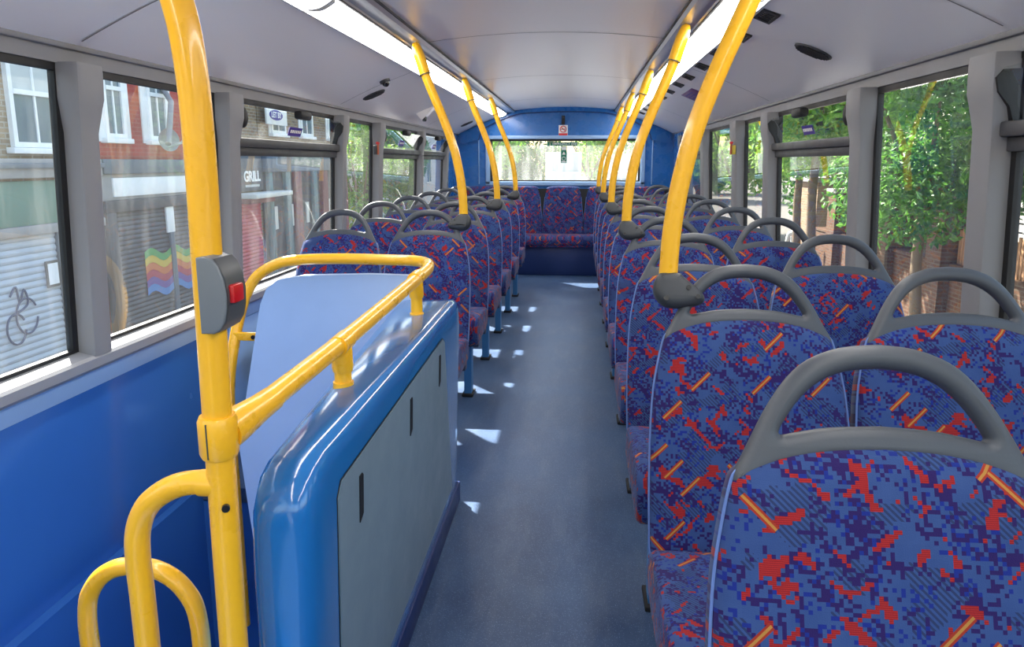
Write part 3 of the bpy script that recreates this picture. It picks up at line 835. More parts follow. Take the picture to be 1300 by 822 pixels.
# ------------------------------------------------------------------ stair enclosure
t = empty('stair_enclosure', (-.5, 1.0, 0)); tag(t, 'glossy blue stair enclosure with grey access panel beside the aisle', 'enclosure')
def enclosure():
    # cross-section in x,z (thickness of the balustrade) swept along Y, with rounded ends
    def sec(y, top, ins=0.0):
        xb, xo, xi = -.430 - ins, -.410 - ins, -.530 - .085 * (y - 1.05) + ins
        k = min(1.0, (xo - xi) / .11)
        return [(x, y, z) for x, z in [(xb, .0), (xb, .04), (xb + .001, .09), (xb + .002, .11), (xo, top - .09), (xo - .002 * k, top - .035), (xo - .008 * k, top - .012), (xo - .02 * k, top - .002), (xo - .035 * k, top),
               (xi + .05 * k, top - .006), (xi + .03 * k, top - .012), (xi + .012 * k, top - .028), (xi + .004 * k, top - .06), (xi, top - .14), (xi, .0)]]
    m = MB()
    rl = [sec(.990, .680, .03), sec(.993, .705, .02), sec(1.002, .728, .010), sec(1.018, .748, .004), sec(1.045, .764, .001), sec(1.09, .773), sec(1.6, .776), sec(2.34, .778), sec(2.39, .776, .001), sec(2.42, .766, .006), sec(2.437, .745, .014), sec(2.443, .715, .024)]
    m.rings(rl); m.xf(Matrix.Translation((.5, -1.0, 0)))
    body = m.build('enclosure_body', M['encblue'], t, angle=50)
    # grey access panel, let into the aisle face
    pan = [(1.12, .12), (1.11, .67), (1.13, .694), (2.07, .712), (2.10, .695), (2.28, .12)]
    X0 = -.4305
    m = MB()
    def px(z): return -.4285 + (z - .1) * .0305
    m.rings([[(px(z) + d + .5, y - 1.0, z) for y, z in pan] for d in (-.006, .0035)])
    ap = m.build('access_panel', M['encgrey'], t, smooth=False)
    m = MB(); m.rings([[(px(z) + .001 + .5, 1.68 + (y - 1.68) * k - 1.0, .41 + (z - .41) * k2) for y, z in pan] for k, k2 in ((1.008, 1.014), (1.0, 1.0))], cap=False)
    m.build('panel_seal', M['black'], t, smooth=False)
    for y, z in ((1.235, .612), (1.65, .622), (2.02, .63)):
        s = [(-.010, -.05), (.012, -.040), (.012, .040), (.006, .046), (-.010, .046)]
        m = MB(); m.rings([[(px(z + b) + d + .5, y + a - 1.0, z + b) for a, b in s] for d in (.002, .0055)])
        m.build('panel_latch', M['black'], ap, smooth=False)
    # kick strip along the floor
    MB().box(-.434 + .5, -.422 + .5, 1.02 - 1, 2.43 - 1, 0, .075, .003).build('kick_strip', M['navy'], t)
    # sloping end panel of the stairwell
    m = MB(); y1, z1, y0, z0 = 2.455, .845, 1.87, .02
    n = [(-.56, 0), (-.56, 1), (-.75, 1.004), (-1.0, .995), (-1.09, .975), (-1.125, .94), (-1.135, .88), (-1.10, .38), (-.95, 0)]
    m.rings([[(x + .5, y0 + (y1 - y0) * v - 1.0 + d, z0 + (z1 - z0) * v) for x, v in n] for d in (0, .035)])
    m.build('sloping_panel', M['enclight'], t, angle=25)
    MB().box(-1.10 + .5, -.58 + .5, 2.46 - 1, 2.49 - 1, .0, .82, .006).build('rear_panel', M['encblue'], t)
enclosure()

# ------------------------------------------------------------------ ceiling fittings
def cove(s, u_abs_x, y, d=0.0):
    u = abs(u_abs_x - CX); tt = (u - .765) / .45
    return Vector((u_abs_x, y, 1.755 - .414 * (u - .765) + .010 * math.sin(PI * max(0, min(1, tt))) - d))
def coveframe(s, x, y, d=0.0):
    c = cove(s, x, y, d); sl = Vector((s * 1.0, 0, -.414)).normalized()
    # local x = across (outwards), y = along the bus, z = into the room
    X = sl; Y = Vector((0, 1, 0)); Z = X.cross(Y)
    if Z.z > 0: Y = -Y
    return frame(c, X, Y)
def oval(n, a, b): return [(a * math.cos(2 * PI * k / n), b * math.sin(2 * PI * k / n)) for k in range(n)]
for s, x, y, lb in ((-1, -1.218, 4.21, 'dark oval speaker grille on the left ceiling cove, nearest of two'), (-1, -1.195, 7.6, 'dark oval speaker grille on the left ceiling cove, far end by the bulkhead'), (1, .858, 2.80, 'dark oval speaker grille on the right ceiling cove')):
    t = empty('speaker_grille', cove(s, x, y)); tag(t, lb, 'speaker grille', 'oval speaker grilles')
    F = coveframe(s, x, y); F.translation = Vector((0, 0, 0))
    m = MB(); o = oval(28, .072, .05)
    m.rings([[(a, b, 0) for a, b in o], [(a, b, .006) for a, b in o], [(a * .93, b * .9, .009) for a, b in o]]); m.xf(F); m.build('rim', M['hopgrey'], t)
    m = MB()
    for k in range(-4, 5):
        yy = k * .0105; xx = .064 * math.sqrt(max(0, 1 - (yy / .05) ** 2))
        m.box(-xx, xx, yy - .0032, yy + .0032, .008, .0115)
    m.xf(F); m.build('slats', M['black'], t, smooth=False)
for i, y in enumerate((2.15, 2.59, 2.98, 3.43, 3.87, 4.33, 4.75, 5.19, 5.63, 6.07, 6.5, 6.95, 7.4)):
    x = .632; t = empty('air_vent', cove(1, x, y)); F = coveframe(1, x, y); F.translation = Vector((0, 0, 0))
    tag(t, 'small black air vent beside the right light strip, %s' % ('%s from the front' % (ORD + ['eleventh', 'twelfth', 'thirteenth'])[i]), 'vent', 'row of small black vents')
    m = MB()
    m.box(-.030, .030, -.07, -.05, -.002, .006); m.box(-.030, .030, .05, .07, -.002, .006); m.box(-.030, -.020, -.05, .05, -.002, .006); m.box(.020, .030, -.05, .05, -.002, .006)
    m.xf(F); m.build('vent_frame', M['black'], t, smooth=False)
    m = MB()
    for k in range(5): m.box(-.020, .020, -.046 + k * .02, -.036 + k * .02, -.001, .003)
    m.box(-.020, .020, -.05, .05, -.002, -.0005); m.xf(F); m.build('vent_louvres', M['rubber'], t, smooth=False)
# notice on the right cove
t = empty('ceiling_notice', cove(1, .775, 4.95)); tag(t, 'plum coloured notice on the right ceiling cove behind the poles', 'notice')
F = coveframe(1, .775, 4.95); F.translation = Vector((0, 0, 0))
MB().box(-.07, .07, -.24, .24, 0, .003, .001).xf(F).build('notice_plate', M['plum'], t)
m = MB()
for k in range(4): m.box(-.045 + k * .026, -.035 + k * .026, -.2, .1 + .03 * (k % 2), .0025, .0036)
m.xf(F).build('notice_print', M['purple'], t, smooth=False)
# small camera dome and camera housing on the left cove
t = empty('camera_dome', cove(-1, -1.087, 3.98)); tag(t, 'small black camera dome on the left ceiling cove above the oval grille', 'camera')
F = coveframe(-1, -1.087, 3.98); F.translation = Vector((0, 0, 0))
m = MB(); o = oval(24, .03, .03); m.rings([[(a, b, 0) for a, b in o], [(a, b, .012) for a, b in o], [(a * .9, b * .9, .014) for a, b in o]]); m.xf(F); m.build('base_ring', M['hopgrey'], t)
MB().ball((0, 0, .014), .022, .022, .024).xf(F).build('dome', M['domedark'], t)
t = empty('camera_housing', cove(-1, -1.205, 5.61)); tag(t, 'white wedge camera housing with dark lens on the left ceiling cove', 'camera')
F = coveframe(-1, -1.205, 5.61); F.translation = Vector((0, 0, 0))
MB().rings([[(-.075, -.05, 0), (.075, -.06, 0), (.075, .06, 0), (-.075, .05, 0)], [(-.06, -.04, .012), (.055, -.05, .06), (.055, .05, .06), (-.06, .04, .012)]]).xf(F).build('housing', M['ceiling'], t)
MB().tube([(.03, 0, .045), (.042, -.012, .068)], .018, 14).xf(F).build('lens', M['domedark'], t)

# ------------------------------------------------------------------ outside : ground
struct(MB().box(-4.6, 4.3, -30, 140, STREET - .1, STREET).build('road', M['asphalt'], smooth=False))
struct(MB().box(-8.6, -4.6, -30, 140, STREET - .1, STREET + .12).build('pavement_left', M['paving'], smooth=False))
struct(MB().box(4.3, 60, -30, 140, STREET - .1, STREET + .12).build('pavement_right', M['paving'], smooth=False))
G = STREET + .12

# ------------------------------------------------------------------ outside : left terrace
FX = -8.0
def slats(mb, y0, y1, z0, z1, pitch=.085, x=FX, dep=.022):
    zs = []; z = z0
    while z < z1 - 1e-4:
        zs += [(z, 0), (z + pitch * .25, dep * .8), (z + pitch * .5, dep), (z + pitch * .8, dep * .6)]; z += pitch
    zs.append((z1, 0))
    A = [mb.bm.verts.new((x + .03 + d, y0, zz)) for zz, d in zs]; B = [mb.bm.verts.new((x + .03 + d, y1, zz)) for zz, d in zs]
    for i in range(len(zs) - 1): mb.bm.faces.new((A[i], A[i + 1], B[i + 1], B[i]))
    return mb
def sash(b, y0, y1, z0, z1, surround=.0, pane_z=None):
    """sash window: frame with surround; panes are sub-parts"""
    m = MB(); w = .075
    x = FX
    if surround:
        m.box(x, x + .03, y0 - surround, y1 + surround, z0 - surround * .4, z1 + surround, .004)
    m.box(x + .0, x + .07, y0, y0 + w, z0, z1); m.box(x, x + .07, y1 - w, y1, z0, z1)
    m.box(x, x + .07, y0 + w, y1 - w, z0, z0 + w); m.box(x, x + .07, y0 + w, y1 - w, z1 - w, z1)
    zm = z0 + (z1 - z0) * .56; m.box(x, x + .08, y0 + w, y1 - w, zm - .035, zm + .035)
    ym = (y0 + y1) / 2; m.box(x, x + .055, ym - .018, ym + .018, z0 + w, z1 - w)
    m.box(x - .0, x + .13, y0 - .09, y1 + .09, z0 - .09, z0 - .005, .01)
    f = m.build('sash_window', M['white'], b, angle=30)
    MB().box(x, x + .036, y0 + w, y1 - w, z0 + w, zm).build('window_pane', M['pane'], f, smooth=False)
    MB().box(x, x + .036, y0 + w, y1 - w, zm, z1 - w).build('window_pane', M['curtain'] if surround == 0 else M['pane'], f, smooth=False)
    return f
def slab(name, mat, y0, y1, z0, z1, parent, d0=-.3, d1=0.0, bev=.0):
    return MB().box(FX + d0, FX + d1, y0, y1, z0, z1, bev).build(name, mat, parent, smooth=bev > 0)

# corner shop in yellow brick
b = empty('corner_house', (0, 0, 0)); tag(b, 'yellow brick house with white sash windows over a grey shuttered shop, far left', 'building')
MB().box(FX - 6, FX, -2.0, 11.1, G, 6.2).build('brick_wall', M['brickyellow'], b, smooth=False)
for y0 in (1.5, 4.2, 6.9, 9.42):
    sash(b, y0, y0 + .98, 1.46, 2.85)
    slab('window_lintel', M['stone'], y0 - .15, y0 + 1.13, 2.87, 3.1, b, -.05, .03, .005)
slab('cornice', M['stone'], -2.0, 11.1, 1.02, 1.30, b, -.05, .16, .02)
slab('cornice_moulding', M['slateblue'], -2.0, 11.1, 1.16, 1.24, b, .1, .22, .015)
slab('fascia_board', M['fasciagreen'], -2.0, 11.1, .34, .98, b, -.05, .06, .006)
slab('fascia_ledge', M['stone'], -2.0, 11.1, .20, .34, b, -.05, .12, .01)
for y0, y1 in ((2.0, 6.1), (6.3, 10.0), (10.12, 11.0)):
    slats(MB(), y0, y1, G, .2, .10).build('roller_shutter', M['shuttergrey'], b, angle=20)
for y in (6.2, 10.06):
    slab('shutter_guide', M['slateblue'], y - .05, y + .05, G, .2, b, 0, .08)
n = MB().box(FX + .05, FX + .075, 9.72, 9.98, -.62, -.22).build('notice_frame', M['hopgrey'], b, smooth=False)
MB().box(FX + .07, FX + .082, 9.75, 9.95, -.58, -.26).build('notice_sheet', M['white'], n, smooth=False)
gr = MB()
for cy, cz, r1, r2 in ((9.27, -.95, .20, .26), (9.05, -1.10, .17, .22)):
    gr.tube([(FX + .062, cy + r1 * math.cos(a), cz + r2 * math.sin(a)) for a in [.5 + 5.6 * k / 24 for k in range(25)]], .014, 6)
gr.tube(smooth_path([(FX + .062, 9.0, -.62), (FX + .062, 9.12, -.5), (FX + .062, 9.16, -.74), (FX + .062, 9.26, -.56), (FX + .062, 9.30, -.78), (FX + .062, 9.02, -.9)], 5), .014, 6)
gr.build('graffiti_scrawl', M['ink'], b)
gr = MB(); gr.tube(smooth_path([(FX + .065, 10.52, .52), (FX + .065, 10.62, .82), (FX + .065, 10.70, .55), (FX + .065, 10.82, .86), (FX + .065, 10.9, .5), (FX + .065, 10.66, .62)], 5), .018, 6)
gr.build('graffiti_tag', RB[0], b)

# red brick house with black shop
b = empty('red_brick_house', (0, 0, 0)); tag(b, 'red brick house with white windows above a black shuttered shop, left', 'building')
MB().box(FX - 6, FX, 11.15, 14.05, G, 6.2).build('brick_wall', M['brickred'], b, smooth=False)
for y0, y1 in ((11.43, 11.98), (12.68, 13.30)):
    sash(b, y0, y1, 1.66, 3.15, surround=.17)
slab('stone_band', M['slateblue'], 11.15, 14.05, 1.05, 1.30, b, -.05, .15, .02)
slab('fascia_board', M['stone'], 11.15, 14.05, .60, 1.05, b, -.05, .07, .01)
slab('fascia_sign', M['white'], 11.42, 13.72, .66, .98, b, .06, .10, .004)
slab('shop_beam', M['shutterblack'], 11.15, 14.05, .40, .60, b, -.05, .12, .01)
slats(MB(), 11.4, 13.9, G, .42, .085).build('roller_shutter', M['shutterblack'], b, angle=20)
slab('pilaster', M['shutterblack'], 11.15, 11.4, G, .4, b, -.05, .12, .01); slab('pilaster', M['shutterblack'], 13.86, 14.05, G, .4, b, -.05, .12, .01)
slab('poster', M['white'], 12.93, 13.18, -.10, .47, b, .05, .085, .002)
slab('door_post', M['slateblue'], 13.0, 13.14, G, -.1, b, .05, .09)
for i, mm in enumerate(RB):
    m = MB(); z0 = -.46 - i * .135
    n = 14; top = []; bot = []
    for k in range(n + 1):
        y = 12.15 + 1.6 * k / n; w = .07 * math.sin(k * .9) - .05 * k / n
        top.append((FX + .068, y, z0 + w + .07)); bot.append((FX + .068, y, z0 + w - .07))
    m.rings([top, bot], cap=False, closed=False); m.build('graffiti_band', mm, b)
# bracket lamp and dish
t = empty('satellite_dish', (FX, 12.5, 1.95)); tag(t, 'grey dish and bracket arm fixed to the red brick house front', 'satellite dish')
MB().tube([(.0, .75, .75), (.35, .45, .42), (.62, -.10, -.02), (.75, -.42, -.38)], .05, 10).build('arm', M['stone'], t)
m = MB(); dsh = []
for r_, d in ((.02, .0), (.16, .02), (.27, .06), (.33, .10), (.335, .105), (.27, .085), (.16, .05), (.02, .03)):
    dsh.append([(.45 + d + .0, -.05 + r_ * math.cos(a), -.30 + .62 * r_ * math.sin(a)) for a in [2 * PI * k / 24 for k in range(24)]])
m.rings(dsh); m.build('dish', M['stone'], t)
MB().tube([(.5, -.05, -.45), (.85, -.15, -.35), (.9, -.15, -.28)], .025, 8).build('feed_arm', M['offwhite'], t)

# white rendered house, grill and dark pub front
b = empty('rendered_house', (0, 0, 0)); tag(b, 'pale rendered house front behind the big yellow pole, left', 'building')
MB().box(FX - 6, FX + .05, 14.1, 15.75, G, 6.0).build('rendered_wall', M['offwhite'], b, smooth=False)
sash(b, 14.4, 15.2, 1.5, 3.0, surround=.12)
slats(MB(), 14.3, 15.6, G, .2, .09, FX + .05).build('roller_shutter', M['shutterblack'], b, angle=20)
slab('fascia_board', M['fasciadark'], 14.1, 15.75, .3, .95, b, -.05, .14, .01)

b = empty('grill_shop', (0, 0, 0)); tag(b, 'shop with charcoal GRILL sign and red roller shutter, left', 'building')
MB().box(FX - 6, FX, 15.8, 17.25, G, 4.6).build('brick_wall', M['brickyellow'], b, smooth=False)
slab('fascia_board', M['fasciadark'], 15.85, 17.2, .56, 1.40, b, -.05, .10, .01)
FXM = lambda y, z, x=FX + .102: frame((x, y, z), (0, 1, 0), (0, 0, 1))
text('sign_lettering', 'GRILL', .34, M['white'], FXM(16.62, .90), b, ext=.004, bold=.012)
m = MB()
for k in range(9): m.box(FX + .1, FX + .106, 16.24 + k * .085, 16.30 + k * .085, .655, .715)
m.build('sign_small_print', M['offwhite'], b, smooth=False)
slab('shop_canopy', M['offwhite'], 15.85, 17.25, .40, .52, b, -.05, .55, .03)
slab('canopy_underside', M['maroon'], 15.85, 17.2, .28, .40, b, -.05, .40, .02)
slats(MB(), 15.95, 17.1, G, .28, .09).build('roller_shutter', M['shutterred'], b, angle=20)
t = empty('letting_board', (FX + .16, 17.5, 2.42)); tag(t, 'white agent board with purple LET BY mark projecting from the terrace', 'sign')
MB().box(.0, .05, -.10, 1.15, -.22, .30, .004).build('board', M['white'], t)
m = plate('name_mark', oval(24, .40, .13), [], .012, .004, M['purple'], t, frame((.058, .45, .02), (0, 1, 0), (0, 0, 1)))
text('board_lettering', 'LET BY', .20, M['white'], frame((.066, .45, .02), (0, 1, 0), (0, 0, 1)), t, ext=.003, bold=.006)
MB().tube([(-.15, .6, -.1), (.03, .6, -.1)], .03, 8).build('board_stay', M['stone'], t)

b = empty('pub_front', (0, 0, 0)); tag(b, 'long dark pub front with maroon and teal columns, left', 'building')
MB().box(FX - 6, FX, 17.3, 23.6, G, 4.6).build('upper_wall', M['brickyellow'], b, smooth=False)
slab('dark_front', M['shopdark'], 17.3, 23.6, G, 1.0, b, -.05, .05)
slab('fascia_board', M['slateblue'], 17.3, 23.6, 1.0, 1.5, b, -.05, .2, .02)
slab('shop_canopy', M['offwhite'], 17.3, 18.1, .40, .52, b, -.05, .5, .03)
for y, w, mm in ((17.45, .22, 'shopteal'), (18.5, .3, 'shopteal'), (19.15, .42, 'maroon'), (20.5, .3, 'shopteal'), (21.2, .5, 'maroon'), (22.4, .3, 'shopteal'), (23.2, .4, 'maroon')):
    slab('pub_column', M[mm], y, y + w, G, 1.0, b, -.05, .16, .02)
for y in (17.9, 18.95, 20.1, 22.0):
    slab('wall_notice', M['offwhite'], y - .1, y + .1, -.5, .1, b, .04, .09)
for y in (18.0, 20.0, 22.2): sash(b, y, y + .9, 2.0, 3.4, surround=.1)

b = empty('end_house', (0, 0, 0)); tag(b, 'pale flat fronted building with dark top windows beyond the pub', 'building')
MB().box(FX - 7, FX - 1.0, 31.0, 46, G, 6.5).build('rendered_wall', M['offwhite'], b, smooth=False)
for y in (31.8, 34.2, 36.6, 39, 41.4):
    for z in (.0, 3.1):
        f = MB().box(FX - 1.02, FX - .93, y, y + 1.3, z, z + 1.7, .01).build('window_frame', M['white'], b)
        MB().box(FX - .95, FX - .915, y + .1, y + 1.2, z + .1, z + 1.6).build('window_pane', M['pane'], f, smooth=False)

# ------------------------------------------------------------------ trees
import numpy as np
def leaves(name, mat, parent, blobs, n, size, seed):
    rg = np.random.default_rng(seed)
    vs = np.zeros((n, 6, 3)); wsum = np.array([b[3] * b[4] * b[5] for b in blobs]); wsum = np.cumsum(wsum / wsum.sum())
    pick = np.searchsorted(wsum, rg.random(n))
    B = np.array(blobs)[np.minimum(pick, len(blobs) - 1)]
    d = rg.normal(size=(n, 3)); d /= np.linalg.norm(d, axis=1)[:, None]
    r = rg.random(n) ** .45
    c = B[:, :3] + d * r[:, None] * B[:, 3:6]
    nrm = d * .6 + rg.normal(size=(n, 3)) * .6 + np.array([0, 0, .5]); nrm /= np.linalg.norm(nrm, axis=1)[:, None]
    a = rg.normal(size=(n, 3)); a -= nrm * np.sum(a * nrm, axis=1)[:, None]; a /= np.linalg.norm(a, axis=1)[:, None]
    b = np.cross(nrm, a); s = size * (.6 + .8 * rg.random(n))
    L = a * s[:, None]; Wd = b * (s * .42)[:, None]; dn = nrm * (s * .14)[:, None]
    vs[:, 0] = c - L; vs[:, 1] = c - L * .1 + Wd - dn; vs[:, 2] = c + L; vs[:, 3] = c - L * .1 - Wd - dn
    vs[:, 4] = c; vs[:, 5] = c
    V = vs[:, :4].reshape(-1, 3)
    idx = np.arange(n)[:, None] * 4
    T = np.concatenate([idx + np.array([[0, 1, 2]]), idx + np.array([[0, 2, 3]])], axis=1).reshape(-1, 3)
    me = bpy.data.meshes.new(name); me.from_pydata(V.tolist(), [], T.tolist()); me.materials.append(mat)
    o = bpy.data.objects.new(name, me); C.objects.link(o); o.parent = parent
    return o
def tree(loc, trunk_h, R, Hc, n, size, seed, mat, label, name='street_tree', tr=.10, group=None, fork=True):
    rd = random.Random(seed)
    t = empty(name, loc); tag(t, label, 'tree', group)
    top = trunk_h
    m = MB()
    m.tube(smooth_path([(0, 0, 0), (.03, .02, top * .35), (-.02, .04, top * .7), (0, 0, top)], 5), [tr * (1.15 - .3 * i / 15) for i in range(16)], 12)
    for k in range(6):
        a = k * 1.05 + rd.random() * .5; h = Hc * (.45 + .3 * rd.random())
        e = (R * .6 * math.cos(a), R * .6 * math.sin(a), top + h)
        m.tube(smooth_path([(0, 0, top - .12), (e[0] * .35, e[1] * .35, top + h * .35), e], 4), [tr * .75 * (1 - .85 * i / 8) for i in range(9)], 8)
    m.build('trunk', M['bark'], t)
    bl = []
    for k in range(16):
        a = rd.random() * 6.28; q = math.sqrt(rd.random()) * .75; z = rd.random()
        w = math.sin(PI * min(.93, .18 + z * .75))
        bl.append((R * q * w * math.cos(a), R * q * w * math.sin(a), top + Hc * (.05 + .85 * z), R * (.28 + .22 * rd.random()), R * (.28 + .22 * rd.random()), Hc * (.11 + .08 * rd.random())))
    leaves('crown', mat, t, bl, n, size, seed)
    return t
tree((5.5, 11.8, G), 2.5, 2.8, 5.2, 34000, .075, 3, M['leaf'], 'street tree with slim trunk outside the tall right-hand pane', tr=.085)
tree((5.0, 15.6, G), 3.6, 2.9, 5.0, 16000, .10, 21, M['leafbright'], 'street tree with dense crown between the slim tree and the brick outbuilding', tr=.10)
tree((5.2, 6.0, G), 2.9, 2.2, 5.0, 9000, .085, 11, M['leaf'], 'leafy street tree outside the nearest right-hand window', tr=.09)
tree((5.6, 18.6, G), 3.3, 2.6, 5.0, 9000, .10, 5, M['leafbright'], 'bright green street tree outside the right-hand opening window', tr=.10)
tree((5.8, 26.5, G), 2.2, 2.6, 5.5, 7000, .12, 8, M['leafbright'], 'bushy green street tree further along the right pavement', tr=.12)
tree((5.8, 35.0, G), 2.0, 3.0, 6.0, 6000, .16, 9, M['leaf'], 'distant street tree on the right pavement before the lorry', tr=.14)
for i, (x, y, r, h, mm) in enumerate(((11.5, 3.5, 2.8, 6.5, 'leafdark'), (11.0, 9.5, 2.8, 6.5, 'leafdark'), (11.5, 14.5, 2.8, 6.8, 'leafdark'), (14.0, 19.5, 2.6, 6.2, 'leafdark'), (11.5, 26.0, 3.0, 7.0, 'leafdark'), (11.5, 33.0, 3.2, 7, 'leaf'))):
    tree((x, y, G), 1.0, r, h, 5200, .15, 40 + i, M[mm], 'dark garden tree behind the brick wall on the right, %s from the front' % ORD[i], 'garden_tree', .14, 'garden trees behind the wall')
for i, (x, y, r, h) in enumerate(((-8.2, 26.2, 1.9, 4.6), (-7.4, 29.5, 1.7, 4.4))):
    tree((x, y, G), 1.3, r, h, 5000, .13, 60 + i, M['leafbright'], 'pale green tree past the end of the terrace, %s' % ('nearer of two' if i == 0 else 'further of two'), 'roadside_tree', .1)
for i, (x, y, r, h) in enumerate(((-9, 62, 5, 10), (-5.5, 82, 6, 11), (1.5, 100, 7, 12), (9, 66, 5.5, 10), (-15, 75, 6, 11), (15, 78, 6, 11))):
    tree((x, y, G), 1.0, r, h, 5200, .34, 70 + i, M['leaf'] if i % 2 else M['leafbright'], 'hazy tree at the end of the street behind the bus, %s counting left to right' % ORD[[1, 2, 3, 4, 0, 5][i]], 'distant_tree', .25, 'trees closing the street')

# garden wall, piers and palings on the right
WXR = 6.7
ws = [-6, 3.38, 3.98, 8.38, 8.98, 13.18, 13.78, 15.48, 16.08, 18.58, 19.18, 20.5]
for i, (a, b) in enumerate(zip(ws[::2], ws[1::2])):
    t = empty('garden_wall', (WXR, a, 0)); tag(t, 'low brick garden wall between piers on the right, %s stretch from the front' % ORD[i], 'wall', 'garden wall stretches')
    MB().box(0, .24, 0, b - a, G, -.62).build('wall_body', M['brickwall'], t, smooth=False)
    MB().box(-.04, .28, 0, b - a, -.62, -.55, .01).build('coping', M['brickwall'], t)
for i, y in enumerate((3.4, 8.4, 13.2, 15.5, 18.6)):
    t = empty('gate_pier', (WXR + .1, y + .28, G)); tag(t, 'square brick pier in the garden wall on the right, %s from the front' % ORD[i], 'pier', 'brick piers of the garden wall')
    MB().box(-.28, .28, -.28, .28, 0, 2.55).build('pier_shaft', M['brickwall'], t, smooth=False)
    MB().box(-.33, .33, -.33, .33, 2.55, 2.66, .02).build('pier_cap', M['stone'], t)
rd = random.Random(4)
for i, (a, b) in enumerate(((3.98, 8.38), (8.98, 13.18))):
    t = empty('paling_fence', (WXR + .1, a, -.55)); tag(t, 'brown wooden paling fence on the garden wall, %s' % ('nearer stretch' if i == 0 else 'stretch beside the slim tree'), 'fence')
    m = MB(); y = .05
    while y < b - a - .05:
        h = .58 + rd.random() * .08; m.box(-.01, .01, y, y + .065, 0, h, .003, 1); y += .085
    m.build('palings', M['paling'], t)
    MB().box(.012, .05, 0, b - a, .12, .18).build('fence_rail', M['paling'], t, smooth=False); MB().box(.012, .05, 0, b - a, .46, .52).build('fence_rail', M['paling'], t, smooth=False)
    m = MB()
    for z in (.72, .86, 1.0): m.tube([(.03, 0, z), (.03, b - a, z)], .014, 6)
    y = .2
    while y < b - a: m.tube([(.03, y, .5), (.03, y, 1.02)], .014, 6); y += 1.0
    m.build('iron_railing', M['ironwork'], t)
b = empty('pale_brick_outbuilding', (7.2, 21.2, G)); tag(b, 'sunlit pale brick outbuilding end on the right', 'building')
MB().box(-.3, 4, 0, 2.1, 0, 2.75).build('brick_wall', M['brickpale'], b, smooth=False)
MB().box(-.45, 4.2, -.15, 2.25, 2.75, 2.9, .02).build('roof_slab', M['stone'], b)
MB().box(-.33, -.28, 1.4, 1.95, 0, 1.9).build('plank_door', M['paling'], b, smooth=False)
b = empty('dark_house', (18, 2, G)); tag(b, 'dark brick house half hidden behind the garden trees on the right', 'building')
MB().box(0, 6, -6, 26, 0, 6.5).build('brick_wall', M['brickwall'], b, smooth=False)
for y in (-3, 1.5, 6, 10.5, 15, 19.5):
    for z in (.9, 3.9):
        f = MB().box(-.05, .05, y, y + 1.2, z, z + 1.6, .01).build('window_frame', M['white'], b)
        MB().box(-.07, .0, y + .1, y + 1.1, z + .1, z + 1.5).build('window_pane', M['pane'], f, smooth=False)
MB().prism([(-.4, 6.5), (6.4, 6.5), (3, 9)], 'y', -6.3, 26.3).build('roof', M['slateblue'], b, smooth=False)

